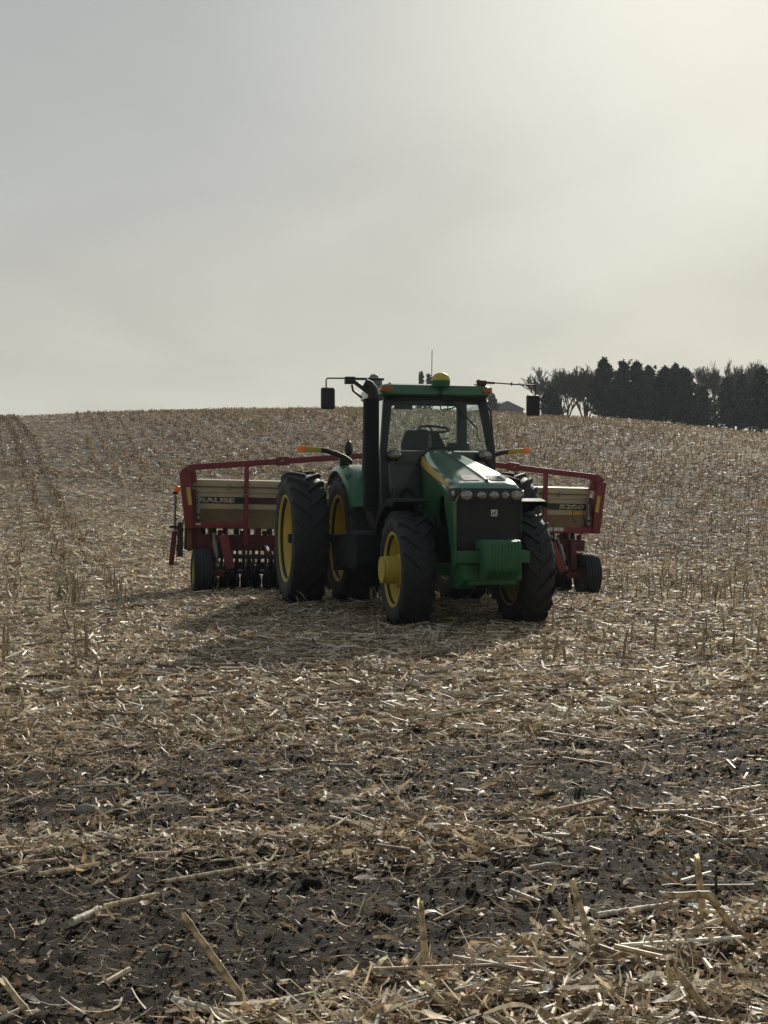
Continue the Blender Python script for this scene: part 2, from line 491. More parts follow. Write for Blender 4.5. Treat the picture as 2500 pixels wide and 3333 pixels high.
class MB:
    def __init__(self):
        self.v = []; self.f = []

    def add(self, vs, fs):
        o = len(self.v)
        self.v += [tuple(p) for p in vs]
        self.f += [tuple(i + o for i in f) for f in fs]
        return self

    def box(self, x0, x1, y0, y1, z0, z1):
        return self.add([(x0, y0, z0), (x1, y0, z0), (x1, y1, z0), (x0, y1, z0), (x0, y0, z1), (x1, y0, z1), (x1, y1, z1), (x0, y1, z1)],
                        [(0, 3, 2, 1), (4, 5, 6, 7), (0, 1, 5, 4), (1, 2, 6, 5), (2, 3, 7, 6), (3, 0, 4, 7)])

    def beam(self, a, b, w, h, up=(0, 0, 1), w2=None, h2=None):
        a = Vector(a); b = Vector(b); d = (b - a).normalized()
        s = d.cross(Vector(up))
        if s.length < 1e-4: s = d.cross(Vector((0, 1, 0)))
        s.normalize(); u = s.cross(d).normalized()
        w2 = w if w2 is None else w2; h2 = h if h2 is None else h2
        vs = []
        for p, ww, hh in ((a, w, h), (b, w2, h2)):
            for i, j in ((-1, -1), (1, -1), (1, 1), (-1, 1)):
                vs.append(p + s * (i * ww / 2) + u * (j * hh / 2))
        return self.add(vs, [(0, 1, 2, 3)[::-1], (4, 5, 6, 7), (0, 1, 5, 4), (1, 2, 6, 5), (2, 3, 7, 6), (3, 0, 4, 7)])

    def tube(self, pts, r, n=8, caps=True):
        pts = [Vector(p) for p in pts]
        rs = r if isinstance(r, (list, tuple)) else [r] * len(pts)
        up = None; vs = []; fs = []
        for i, p in enumerate(pts):
            d = (pts[min(i + 1, len(pts) - 1)] - pts[max(i - 1, 0)]).normalized()
            if up is None:
                up = Vector((0, 0, 1)) if abs(d.z) < 0.9 else Vector((0, 1, 0))
            s = d.cross(up).normalized(); up = s.cross(d).normalized()
            for k in range(n):
                a = 2 * math.pi * k / n
                vs.append(p + (s * math.cos(a) + up * math.sin(a)) * rs[i])
        for i in range(len(pts) - 1):
            for k in range(n):
                k2 = (k + 1) % n
                fs.append((i * n + k, i * n + k2, (i + 1) * n + k2, (i + 1) * n + k))
        if caps:
            fs.append(tuple(range(n))[::-1]); fs.append(tuple((len(pts) - 1) * n + k for k in range(n)))
        return self.add(vs, fs)

    def lathe(self, prof, c=(0, 0, 0), axis='x', n=32, closed=False):
        """prof: list of (radius, offset along axis)"""
        vs = []; fs = []
        for r, t in prof:
            for k in range(n):
                a = 2 * math.pi * k / n
                u, w = r * math.cos(a), r * math.sin(a)
                if axis == 'x': p = (c[0] + t, c[1] + u, c[2] + w)
                elif axis == 'y': p = (c[0] + u, c[1] + t, c[2] + w)
                else: p = (c[0] + u, c[1] + w, c[2] + t)
                vs.append(p)
        m = len(prof)
        for i in range(m - 1 + (1 if closed else 0)):
            j = (i + 1) % m
            for k in range(n):
                k2 = (k + 1) % n
                fs.append((i * n + k, i * n + k2, j * n + k2, j * n + k))
        if not closed:
            if prof[0][0] > 1e-6: fs.append(tuple(range(n))[::-1])
            if prof[-1][0] > 1e-6: fs.append(tuple((m - 1) * n + k for k in range(n)))
        return self.add(vs, fs)

    def prism(self, poly, axis, a0, a1):
        """poly in the two other axes (yz for x, xz for y, xy for z)"""
        n = len(poly); vs = []
        for a in (a0, a1):
            for p, q in poly:
                vs.append((a, p, q) if axis == 'x' else ((p, a, q) if axis == 'y' else (p, q, a)))
        fs = [tuple(range(n))[::-1], tuple(range(n, 2 * n))]
        for i in range(n):
            j = (i + 1) % n
            fs.append((i, j, n + j, n + i))
        return self.add(vs, fs)

    def ball(self, c, r, nu=16, nv=10):
        vs = []; fs = []
        for i in range(nv + 1):
            t = math.pi * i / nv
            for k in range(nu):
                a = 2 * math.pi * k / nu
                vs.append((c[0] + r[0] * math.sin(t) * math.cos(a), c[1] + r[1] * math.sin(t) * math.sin(a), c[2] + r[2] * math.cos(t)))
        for i in range(nv):
            for k in range(nu):
                k2 = (k + 1) % nu
                fs.append((i * nu + k, (i + 1) * nu + k, (i + 1) * nu + k2, i * nu + k2))
        return self.add(vs, fs)

    def loft(self, rings, caps=True, closed=True):
        n = len(rings[0]); vs = [p for r in rings for p in r]; fs = []
        for i in range(len(rings) - 1):
            for k in range(n if closed else n - 1):
                k2 = (k + 1) % n
                fs.append((i * n + k, i * n + k2, (i + 1) * n + k2, (i + 1) * n + k))
        if caps and closed:
            fs.append(tuple(range(n))[::-1]); fs.append(tuple((len(rings) - 1) * n + k for k in range(n)))
        return self.add(vs, fs)

    def mesh(self, name, bevel=0.0, smooth=35, seg=2):
        bm = bmesh.new()
        vv = [bm.verts.new(p) for p in self.v]
        for f in self.f:
            try:
                bm.faces.new([vv[i] for i in f])
            except ValueError:
                pass
        bmesh.ops.remove_doubles(bm, verts=bm.verts, dist=1e-5)
        bmesh.ops.dissolve_degenerate(bm, edges=bm.edges, dist=1e-6)
        bmesh.ops.recalc_face_normals(bm, faces=bm.faces)
        if bevel:
            es = [e for e in bm.edges if len(e.link_faces) == 2 and e.calc_face_angle(0) > R(28)]
            bmesh.ops.bevel(bm, geom=es, offset=bevel, segments=seg, profile=0.6, affect='EDGES', clamp_overlap=True)
        me = bpy.data.meshes.new(name)
        bm.to_mesh(me); bm.free()
        if smooth:
            me.polygons.foreach_set('use_smooth', [True] * len(me.polygons))
            me.set_sharp_from_angle(angle=R(smooth))
        return me

    def build(self, name, mat, parent=None, bevel=0.0, smooth=35, seg=2):
        me = self.mesh(name, bevel, smooth, seg)
        me.materials.append(M[mat] if isinstance(mat, str) else mat)
        return link(bpy.data.objects.new(name, me), parent)


def text_obj(name, body, mat, parent, loc, height, width, thick=0.004, bold=0.0, rot=(R(90), 0, 0)):
    cu = bpy.data.curves.new(name, 'FONT')
    cu.body = body; cu.size = 1.0; cu.extrude = 0.0; cu.offset = bold; cu.resolution_u = 3
    tmp = bpy.data.objects.new(name, cu); COL.objects.link(tmp)
    dg = bpy.context.evaluated_depsgraph_get(); dg.update()
    me = bpy.data.meshes.new_from_object(tmp.evaluated_get(dg))
    bpy.data.objects.remove(tmp); bpy.data.curves.remove(cu)
    co = np.zeros(len(me.vertices) * 3, np.float32); me.vertices.foreach_get('co', co); co = co.reshape(-1, 3)
    lo, hi = co.min(0), co.max(0)
    co[:, 0] = (co[:, 0] - lo[0]) / (hi[0] - lo[0]) * width
    co[:, 1] = (co[:, 1] - lo[1]) / (hi[1] - lo[1]) * height
    bm = bmesh.new(); bm.from_mesh(me)
    for v, c in zip(bm.verts, co): v.co = c
    ext = bmesh.ops.extrude_face_region(bm, geom=bm.faces[:])
    bmesh.ops.translate(bm, vec=(0, 0, thick), verts=[g for g in ext['geom'] if isinstance(g, bmesh.types.BMVert)])
    bmesh.ops.recalc_face_normals(bm, faces=bm.faces)
    bm.to_mesh(me); bm.free()
    me.materials.clear(); me.materials.append(M[mat])
    o = bpy.data.objects.new(name, me)
    o.location = loc; o.rotation_euler = rot
    return link(o, parent)


# ================================================================== GROUND
def build_ground():
    ys = [-80, -40, -20, -8, -2, 1.0, 2.0, 2.8]
    y = 3.4
    while y < 26: ys.append(y); y *= 1.0062
    while y < 130: ys.append(y); y *= 1.013
    while y < 900: ys.append(y); y *= 1.06
    ys = np.array(ys)
    nu = 381
    u = np.linspace(-1, 1, nu)
    half = np.where(ys < 3, 60 + 0 * ys, 1.0 + 0.37 * ys)
    # the outermost columns flare out so the sheet reaches sideways to the horizon
    X = u[None, :] * half[:, None]
    far = np.abs(u) > 0.985
    X[:, far] = (np.sign(u[far])[None, :] * np.maximum(half[:, None] * 1.3, 60 + 1.6 * np.maximum(ys, 0)[:, None]) * ((np.abs(u[far]) - 0.985) / 0.015)[None, :]
                 + (np.sign(u[far])[None, :] * half[:, None] * 0.985) * (1 - ((np.abs(u[far]) - 0.985) / 0.015)[None, :]))
    Y = np.repeat(ys[:, None], nu, 1)
    Z = terrain(X, Y) + relief(X, Y)
    V = np.stack([X, Y, Z], -1).reshape(-1, 3)
    ny = len(ys)
    idx = np.arange(ny * nu).reshape(ny, nu)
    Q = np.stack([idx[:-1, :-1], idx[:-1, 1:], idx[1:, 1:], idx[1:, :-1]], -1).reshape(-1, 4)
    ch = cover(X, Y).ravel()
    me = quad_mesh('ground', V, Q, ch, smooth=True, attr='chaff')
    me.materials.append(M['soil'])
    o = link(bpy.data.objects.new('ground', me))
    tag(o, 'dark soil of the rolling harvested corn field', 'field', kind='structure')
    return o


build_ground()

# ================================================================== TRACTOR
PSI = R(13.2)
TR = empty('tractor', None, (1.02, 17.8, -0.015))
TR.rotation_euler = (0, 0, PSI)
tag(TR, 'green row-crop tractor with yellow wheels and dual rear tyres', 'tractor')


def tyre_mesh(name, Rt, W, rim_r, lug_h, nlug, lug_w):
    mb = MB()
    Rc = Rt - lug_h
    sw = (Rc - rim_r)
    half = [(Rc + 0.004, 0.0), (Rc, 0.25 * W), (Rc - 0.018, 0.40 * W), (Rc - 0.05, 0.475 * W), (Rc - 0.30 * sw, 0.515 * W), (Rc - 0.55 * sw, 0.53 * W),
            (Rc - 0.8 * sw, 0.50 * W), (rim_r + 0.02, 0.455 * W), (rim_r - 0.01, 0.43 * W), (rim_r - 0.03, 0.40 * W)]
    prof = [(r, -x) for r, x in half[::-1]] + half[1:]
    mb.lathe(prof, n=56, closed=True)

    def carc(x):
        xs = [h[1] for h in half[:6]]; rs = [h[0] for h in half[:6]]
        return float(np.interp(x, xs, rs))
    K = 7
    for s in (-1, 1):
        for i in range(nlug):
            th0 = 2 * math.pi * (i + (0.5 if s > 0 else 0)) / nlug
            vs = []
            for k in range(K):
                u = k / (K - 1)
                x = -0.012 + u * (0.515 * W + 0.012)
                # the centre of each bar meets the ground first
                th = th0 + (0.30 * W / 0.48) * (u ** 1.15) / Rt * 0.95
                top = Rt - 0.012 * u * u - (0.035 if k == K - 1 else 0)
                base = carc(max(x, 0)) - 0.02
                hb, ht = lug_w * 0.62 / Rt, lug_w * 0.42 / Rt
                for rr, aa in ((base, -hb), (top, -ht), (top, ht), (base, hb)):
                    a = th + aa
                    # angle measured from the front of the wheel (-y) upward
                    vs.append((s * x, -rr * math.cos(a), rr * math.sin(a)))
            fs = [(0, 1, 2, 3), tuple((K - 1) * 4 + q for q in (3, 2, 1, 0))]
            for k in range(K - 1):
                for q in range(3):
                    fs.append((k * 4 + q, k * 4 + q + 1, k * 4 + 4 + q + 1, k * 4 + 4 + q))
            mb.add(vs, fs)
    me = mb.mesh(name, smooth=38)
    me.materials.append(M['tyre'])
    return me


def rim_mesh(name, prof, n=48, mat='yellow'):
    mb = MB().lathe(prof, n=n, closed=True)
    me = mb.mesh(name, smooth=30)
    me.materials.append(M[mat])
    return me


REAR_R, REAR_W = 0.965, 0.49
FRONT_R, FRONT_W = 0.735, 0.40
tyre_r = tyre_mesh('tyre', REAR_R, REAR_W, 0.60, 0.045, 21, 0.055)
tyre_f = tyre_mesh('tyre', FRONT_R, FRONT_W, 0.445, 0.038, 19, 0.048)
# rims: outward is -x here, mirrored for the other side by rotation
rim_rear_outer = rim_mesh('rim', [(0.628, -0.235), (0.628, -0.222), (0.606, -0.205), (0.590, -0.16), (0.555, -0.12), (0.545, 0.05), (0.58, 0.14), (0.605, 0.20), (0.625, 0.222), (0.61, 0.225),
                                  (0.56, 0.15), (0.52, 0.06), (0.50, -0.02), (0.30, -0.06), (0.20, -0.075), (0.10, -0.075), (0.10, -0.090), (0.21, -0.092), (0.31, -0.080), (0.505, -0.045), (0.520, -0.10), (0.545, -0.135), (0.575, -0.175), (0.600, -0.235)])
rim_rear_inner = rim_mesh('rim', [(0.628, -0.235), (0.606, -0.205), (0.580, -0.15), (0.555, -0.11), (0.545, 0.05), (0.605, 0.20), (0.625, 0.222), (0.60, 0.22),
                                  (0.52, 0.08), (0.40, 0.10), (0.20, 0.16), (0.10, 0.16), (0.10, 0.13), (0.20, 0.13), (0.40, 0.075), (0.51, 0.045), (0.525, -0.10), (0.560, -0.15), (0.600, -0.235)])
rim_front = rim_mesh('rim', [(0.470, -0.190), (0.470, -0.178), (0.450, -0.165), (0.425, -0.12), (0.405, -0.08), (0.400, 0.08), (0.45, 0.165), (0.468, 0.185), (0.45, 0.186),
                             (0.385, 0.09), (0.375, 0.06), (0.33, -0.02), (0.26, -0.055), (0.12, -0.055), (0.12, -0.075), (0.265, -0.075), (0.34, -0.04), (0.382, 0.03), (0.392, -0.08), (0.412, -0.13), (0.440, -0.190)])


def hub_front():
    mb = MB().lathe([(0.185, -0.06), (0.185, -0.115), (0.172, -0.125), (0.172, -0.285), (0.160, -0.300), (0.148, -0.300), (0.148, -0.308), (0.165, -0.309), (0.165, -0.330), (0.0, -0.334)], n=32)
    me = mb.mesh('hub', smooth=30); me.materials.append(M['yellow']); return me


def bolts(r, x, n, size):
    me = MB().lathe([(size, 0), (size, -0.022), (size * 0.55, -0.03)], n=6).mesh('wheel_bolt', smooth=30)
    me.materials.append(M['steel'])
    return me, [(x, r * math.cos(2 * math.pi * i / n), r * math.sin(2 * math.pi * i / n)) for i in range(n)]


hub_f = hub_front()
bolt_f = bolts(0.222, -0.074, 10, 0.016)
bolt_r = bolts(0.155, -0.09, 10, 0.018)
hub_r = MB().lathe([(0.13, 0.3), (0.13, -0.10), (0.11, -0.13), (0.0, -0.135)], n=24).mesh('hub'); hub_r.materials.append(M['yellow'])
spots = MB()
for dy, dz, s in ((-0.04, 0.22, 0.035), (0.01, 0.27, 0.028), (0.03, 0.21, 0.03), (-0.05, 0.15, 0.024)):
    spots.lathe([(s, -0.003), (s * 0.6, -0.012), (0, -0.013)], c=(0, dy, dz), n=7)
spots_me = spots.mesh('mud_spot'); spots_me.materials.append(M['black_metal'])


def wheel(name, x, y, z, side, tyre, rim, hub=None, bolt=None, rot=0.0, mud=False):
    """side -1: outer face towards -x"""
    w = empty(name, TR, (x, y, z))
    t = link(bpy.data.objects.new('tyre', tyre), w)
    t.rotation_euler = (rot, 0, 0)
    for me, nm in ((rim, 'rim'), (hub, 'hub')):
        if me is None: continue
        o = link(bpy.data.objects.new(nm, me), w)
        o.rotation_euler = (0, 0, math.pi if side > 0 else 0)
    for p in (bolt[1] if bolt else ()):
        o = link(bpy.data.objects.new('wheel_bolt', bolt[0]), w)
        o.location = (p[0] if side < 0 else -p[0], p[1], p[2]); o.rotation_euler = (0, 0, math.pi if side > 0 else 0)
    if mud:
        o = link(bpy.data.objects.new('mud_spot', spots_me), w); o.location = (-0.10, -0.30, 0.0)
    return w


FZ, RZ = FRONT_R - 0.035, REAR_R + 0.055
for s in (-1, 1):
    wheel('front_wheel', s * 0.755, 0, FZ, s, tyre_f, rim_front, hub_f, bolt_f, 0.05 + 0.11 * s)
    wheel('rear_outer_wheel', s * 1.565, 3.0, RZ, s, tyre_r, rim_rear_outer, hub_r, bolt_r, 0.04 + 0.09 * s, mud=(s < 0))
    wheel('rear_inner_wheel', s * 0.80, 3.0, RZ, s, tyre_r, rim_rear_inner, hub_r, bolt_r, 0.2 + 0.07 * s)

# axles, drive line, engine
MB().tube([(-1.75, 3.0, RZ), (1.75, 3.0, RZ)], 0.065, 16).build('rear_axle', 'black_metal', TR)
mb = MB().beam((-0.62, 0.0, FZ), (0.62, 0.0, FZ), 0.17, 0.15)
mb.box(-0.16, 0.16, -0.25, 0.28, FZ - 0.1, FZ + 0.16)
for s in (-1, 1):
    mb.box(s * 0.60 - 0.06, s * 0.60 + 0.06, -0.13, 0.13, FZ - 0.18, FZ + 0.2)
    mb.tube([(s * 0.15, 0.22, FZ + 0.03), (s * 0.56, 0.24, FZ + 0.02)], 0.026, 8)
mb.build('front_axle', 'green_flat', TR, bevel=0.015)
mb = MB().box(-0.24, 0.24, -0.55, 1.5, 0.78, 1.55).box(-0.20, 0.20, -0.75, 0.9, 0.62, 0.80).box(-0.32, 0.32, 1.3, 3.2, 0.55, 1.30)
mb.box(-0.30, -0.18, 0.15, 0.6, 1.0, 1.3).box(0.16, 0.33, 0.2, 0.8, 0.95, 1.4)
mb.tube([(-0.3, -0.1, 1.15), (-0.34, 0.1, 1.3), (-0.3, 0.3, 1.42)], 0.035, 8).tube([(-0.29, -0.35, 1.0), (-0.31, -0.3, 1.45)], 0.03, 8)
mb.build('engine', 'black_metal', TR, bevel=0.02)

# ---- hood -------------------------------------------------------------
HS = [  # y, half width, half width of the flat top, crown z
    (-0.985, 0.405, 0.34, 1.735), (-0.94, 0.425, 0.345, 1.768), (-0.80, 0.43, 0.35, 1.808), (-0.6, 0.43, 0.345, 1.857), (-0.2, 0.405, 0.315, 1.945), (0.3, 0.362, 0.270, 2.048),
    (0.8, 0.312, 0.215, 2.155), (1.1, 0.275, 0.175, 2.222), (1.22, 0.258, 0.150, 2.245)]
HY = [h[0] for h in HS]


def hw(y): return float(np.interp(y, HY, [h[1] for h in HS]))
def ht(y): return float(np.interp(y, HY, [h[2] for h in HS]))
def hz(y): return float(np.interp(y, HY, [h[3] for h in HS]))
def shoulder_z(y): return hz(y) - 0.15


def hood_section(y, inset=0.0):
    w, t, z = hw(y) - inset, ht(y) - inset, hz(y) - inset
    half = [(0.0, z + 0.012), (0.035, z + 0.004), (0.06, z), (t * 0.6, z - 0.002), (t, z - 0.013), (t + (w - t) * 0.45, z - 0.050), (t + (w - t) * 0.85, z - 0.105), (w, z - 0.15), (w, z - 0.19)]
    return [(-x, y, q) for x, q in half[::-1]] + [(x, y, q) for x, q in half[1:]]


ysec = sorted(set(HY + [-0.97, -0.9, -0.4, 0.0, 0.15, 0.45, 0.6, 0.95]))
rings = [hood_section(y) for y in ysec]
mb = MB(); mb.loft(rings, closed=False)
fr = rings[0]
# forehead: closes the nose down to the lamp band
low = [(x * 0.985, -1.005, max(min(z - 0.045, 1.695), 1.555)) for x, y, z in fr]
mb.loft([low, fr], closed=False)
HOOD = mb.build('hood', 'hood_green', TR, smooth=40)
# centre seam and latch, intake screens on the nose
mb = MB()
yy = np.linspace(-0.93, 1.15, 14)
for a, b in zip(yy[:-1], yy[1:]):
    mb.beam((0, a, hz(a) + 0.013), (0, b, hz(b) + 0.013), 0.012, 0.010)
mb.build('hood_seam', 'black', HOOD)
MB().ball((0, -0.90, hz(-0.90) + 0.022), (0.024, 0.05, 0.014), 12, 8).build('hood_latch', 'steel', HOOD)
for s in (-1, 1):
    out = []
    for y in (-0.85, -0.80, -0.66, -0.60):
        row = []
        e = 0.02 if y in (-0.85, -0.60) else 0.0
        for x in (0.055 + e, 0.10, 0.17, 0.24, 0.275 - e - max(0, (y + 0.85)) * 0.10):
            zz = float(np.interp(x, [0.06, ht(y) * 0.6, ht(y)], [hz(y), hz(y) - 0.002, hz(y) - 0.013]))
            row.append((s * x, y, zz + 0.006))
        out.append(row)
    MB().loft(out, closed=False).build('hood_screen', 'grille', HOOD)
# side panels with the arched opening above the axle, and the yellow flash
cols = [(-0.985, 0.86), (-0.95, 0.78), (-0.90, 0.74), (-0.86, 0.80), (-0.80, 0.98), (-0.72, 1.18), (-0.62, 1.38), (-0.52, 1.52), (-0.42, 1.60), (-0.30, 1.625), (-0.18, 1.60), (-0.10, 1.53), (-0.04, 1.40), (-0.02, 1.30), (0.3, 1.28), (0.7, 1.30), (1.22, 1.36)]
for s in (-1, 1):
    mb = MB(); out_t, out_b, in_t, in_b = [], [], [], []
    for y, zb in cols:
        w = hw(y) - 0.004; zt = shoulder_z(y) - 0.03
        zb = min(zb, zt - 0.01)
        out_t.append((s * w, y, zt)); out_b.append((s * (w - (0.02 if y > -0.5 else 0.0)), y, zb))
        in_t.append((s * (w - 0.03), y, zt)); in_b.append((s * (w - 0.045), y, zb))
    mb.loft([in_t, out_t, out_b, in_b], closed=False)
    mb.build('side_panel', 'green', TR)
    # flash: a tapering yellow band climbing to the cab
    rows = [[] for _ in range(7)]
    for y in np.linspace(-0.74, 1.16, 16):
        f = (y + 0.74) / 1.90
        zc_ = hz(y) - 0.100 - 0.045 * f
        h2 = 0.010 + 0.048 * f ** 0.75
        w, t = hw(y), ht(y)
        for i, lst in enumerate(rows):
            z = zc_ + h2 * (1 - i / 3.0); q = hz(y) - z
            x = float(np.interp(q, [0.013, 0.050, 0.105, 0.15], [t, t + (w - t) * 0.45, t + (w - t) * 0.85, w]))
            lst.append((s * (x + 0.006), y, z + 0.002))
    MB().loft(rows, closed=False).build('yellow_stripe', 'stripe', HOOD)
# lamp band with its lamps
mb = MB()
rows = []
for z, o in ((1.70, 0.0), (1.66, 0.010), (1.59, 0.010), (1.55, 0.0)):
    row = []
    for x, y in ((-0.445, -0.80), (-0.438, -0.90), (-0.405, -0.985), (-0.25, -1.008), (0, -1.015), (0.25, -1.008), (0.405, -0.985), (0.438, -0.90), (0.445, -0.80)):
        row.append((x, y - o, z))
    rows.append(row)
mb.loft(rows, closed=False)
BAND = mb.build('lamp_band', 'black', TR)
for x, rx, rz in ((-0.285, 0.078, 0.062), (-0.10, 0.062, 0.046), (0.055, 0.062, 0.048), (0.19, 0.052, 0.046), (0.335, 0.076, 0.060)):
    y = -1.02 + 0.06 * abs(x) ** 2
    o = MB().ball((x, y, 1.617), (rx, 0.024, rz), 20, 12).build('headlight', 'lens', TR)
    mb = MB(); n = 24
    mb.tube([(x + (rx + .006) * math.cos(2 * math.pi * k / n), y + 0.004, 1.617 + (rz + .006) * math.sin(2 * math.pi * k / n)) for k in range(n + 1)], 0.007, 6, caps=False)
    mb.build('lamp_bezel', 'black', o)
for s in (-1, 1):
    MB().ball((s * 0.425, -0.93, 1.63), (0.02, 0.07, 0.045), 14, 10).build('corner_lamp', 'lens', TR)
# grille
mb = MB(); rows = []
for z, yo, k in ((1.55, 0, 1.0), (1.3, 0.004, 0.99), (1.1, 0.012, 0.975), (0.9, 0.03, 0.95), (0.84, 0.06, 0.9)):
    rows.append([(x * k, y + yo, z) for x, y in ((-0.412, -0.965), (-0.3, -0.985), (0, -0.995), (0.3, -0.985), (0.412, -0.965))])
mb.loft(rows, closed=False)
GR = mb.build('grille', 'grille', TR)
for i in range(25):
    x = -0.39 + 0.78 * i / 24
    y = -0.998 + 0.12 * x * x
    MB().beam((x, y, 1.545), (x * 0.955, y + 0.03, 0.90), 0.011, 0.014, up=(0, 1, 0)).build('grille_slat', 'grille', GR)
EM = MB().box(0.015, 0.095, -1.018, -1.008, 1.368, 1.447).build('emblem', 'white', GR, bevel=0.003)
# the leaping mark on the badge
mk = [(0.026, 1.400), (0.040, 1.410), (0.052, 1.412), (0.060, 1.424), (0.066, 1.438), (0.072, 1.426), (0.080, 1.420), (0.070, 1.415), (0.066, 1.402), (0.078, 1.386), (0.084, 1.378), (0.070, 1.386), (0.056, 1.398), (0.044, 1.398), (0.034, 1.382), (0.028, 1.376)]
MB().prism(mk, 'y', -1.0215, -1.0185).build('badge_mark', 'green_flat', GR, smooth=0)

# front support, weight bracket and suitcase weights
mb = MB().box(-0.30, 0.30, -1.12, -0.45, 0.56, 0.84)
mb.prism([(-1.14, 0.80), (-1.14, 0.62), (-0.9, 0.50), (-0.5, 0.50), (-0.5, 0.80)], 'x', -0.36, -0.14)
mb.prism([(-1.14, 0.80), (-1.14, 0.62), (-0.9, 0.50), (-0.5, 0.50), (-0.5, 0.80)], 'x', 0.14, 0.36)
mb.build('front_support', 'green_flat', TR, bevel=0.015)
MB().box(-0.44, 0.425, -1.24, -1.10, 0.825, 0.965).build('weight_bracket', 'green_flat', TR, bevel=0.008)
MB().tube([(0.33, -1.15, 0.83), (0.31, -1.13, 0.66)], 0.012, 8).build('tow_pin', 'steel', TR)
prof = [(-1.10, 1.075), (-1.16, 1.095), (-1.30, 1.100), (-1.50, 1.095), (-1.575, 1.085), (-1.60, 1.06), (-1.605, 0.80), (-1.58, 0.745), (-1.47, 0.665), (-1.40, 0.640), (-1.25, 0.640), (-1.245, 0.80), (-1.245, 0.98), (-1.10, 0.98)]
wm = MB().prism(prof, 'x', -0.0191, 0.0191).mesh('front_weight', bevel=0.004)
wm.materials.append(M['green_flat'])
for i in range(10):
    o = link(bpy.data.objects.new('front_weight', wm), TR)
    o.location = (-0.180 + 0.040 * i, 0, 0.004 * math.sin(i * 2.3))
MB().box(-0.205, 0.203, -1.135, -1.115, 1.01, 1.04).build('weight_rod', 'steel', TR)

# front fenders
for s in (-1, 1):
    rings = []
    for a in np.linspace(R(107), R(-6), 19):
        # angle from the rear (+y) upward
        cy, cz = math.cos(a), math.sin(a)
        ri, ro = 0.872, 0.886
        x0, x1 = s * 0.53, s * 1.0
        drop = 0.075
        rings.append([(x0, ri * cy, FZ + ri * cz), (x0, ro * cy, FZ + ro * cz), (x1 - s * 0.03, ro * cy, FZ + ro * cz), (x1, (ro - 0.02) * cy, FZ + (ro - 0.02) * cz), (x1, (ri - drop) * cy, FZ + (ri - drop) * cz), (x1 - s * 0.012, (ri - drop) * cy, FZ + (ri - drop) * cz), (x1 - s * 0.02, ri * cy, FZ + ri * cz)])
    f = MB(); f.loft(rings)
    F_ = f.build('front_fender', 'soot', TR)
    MB().tube([(s * 0.45, 0.2, FZ + 0.1), (s * 0.50, 0.3, FZ + 0.6), (s * 0.6, 0.25, FZ + 0.81)], 0.025, 8).build('fender_bracket', 'black_metal', F_)

# ---- cab --------------------------------------------------------------
CABB = MB()
CABB.prism([(1.32, 1.25), (1.36, 2.02), (1.62, 2.10), (2.0, 1.72), (2.40, 1.72), (2.42, 2.05), (2.54, 2.05), (2.54, 1.2)], 'x', -0.64, 0.64)
CABB.build('cab_floor', 'interior', TR, bevel=0.02)
pil = {}
for s in (-1, 1):
    xs = (0.652, 0.755, 0.715)
    mb = MB()
    mb.beam((s * xs[0], 1.46, 2.99), (s * xs[1], 1.30, 2.20), 0.125, 0.075, up=(0, 1, 0), w2=0.095, h2=0.09)
    mb.beam((s * xs[1], 1.30, 2.21), (s * xs[2], 1.26, 1.30), 0.095, 0.09, up=(0, 1, 0), w2=0.12)
    mb.build('front_pillar', 'black', TR, bevel=0.015)
    mb = MB()
    mb.beam((s * 0.680, 2.50, 3.0), (s * 0.700, 2.56, 1.6), 0.145, 0.08, up=(0, 1, 0), w2=0.15)
    mb.build('rear_pillar', 'black', TR, bevel=0.015)
    mb = MB().beam((s * 0.700, 1.46, 2.965), (s * 0.715, 2.52, 2.965), 0.06, 0.07)
    mb.build('upper_rail', 'black', TR, bevel=0.01)
    MB().beam((s * 0.765, 1.30, 1.95), (s * 0.735, 2.55, 2.0), 0.05, 0.08).build('side_rail', 'black', TR, bevel=0.01)
    # side glass
    MB().add([(s * 0.762, 1.34, 1.98), (s * 0.725, 2.52, 2.0), (s * 0.705, 2.47, 2.95), (s * 0.690, 1.50, 2.95)], [(0, 1, 2, 3)]).build('side_window', 'glass', TR, smooth=0)
    MB().add([(s * 0.720, 1.28, 1.32), (s * 0.740, 1.95, 1.32), (s * 0.765, 2.0, 1.97), (s * 0.757, 1.31, 1.95)], [(0, 1, 2, 3)]).build('door_window', 'glass', TR, smooth=0)
mb = MB().beam((-0.70, 1.45, 2.95), (0.70, 1.45, 2.95), 0.07, 0.10).build('front_header', 'black', TR, bevel=0.01)
mb = MB().beam((-0.64, 2.51, 2.955), (0.64, 2.51, 2.955), 0.07, 0.08).beam((-0.64, 2.55, 2.06), (0.64, 2.55, 2.06), 0.07, 0.10).build('rear_frame', 'black', TR, bevel=0.01)
# sun shade strip under the roof inside
MB().add([(-0.62, 1.52, 2.93), (0.62, 1.52, 2.93), (0.62, 1.50, 2.865), (-0.62, 1.50, 2.865)], [(0, 1, 2, 3)]).add([(-0.62, 1.526, 2.93), (0.62, 1.526, 2.93), (0.62, 1.506, 2.865), (-0.62, 1.506, 2.865)], [(0, 1, 2, 3)]).build('sun_visor', 'interior', TR)
# windscreen
MB().add([(-0.61, 1.455, 2.93), (0.61, 1.455, 2.93), (0.715, 1.285, 2.20), (-0.715, 1.285, 2.20), (0.675, 1.245, 1.34), (-0.675, 1.245, 1.34), (0, 1.40, 2.93), (0, 1.225, 2.20), (0, 1.19, 1.34)],
         [(0, 6, 7, 3), (6, 1, 2, 7), (3, 7, 8, 5), (7, 2, 4, 8)]).build('windscreen', 'glass', TR)
MB().add([(-0.63, 2.54, 2.10), (0.63, 2.54, 2.10), (0.62, 2.51, 2.93), (-0.62, 2.51, 2.93)], [(0, 1, 2, 3)]).build('rear_window', 'glass', TR, smooth=0)

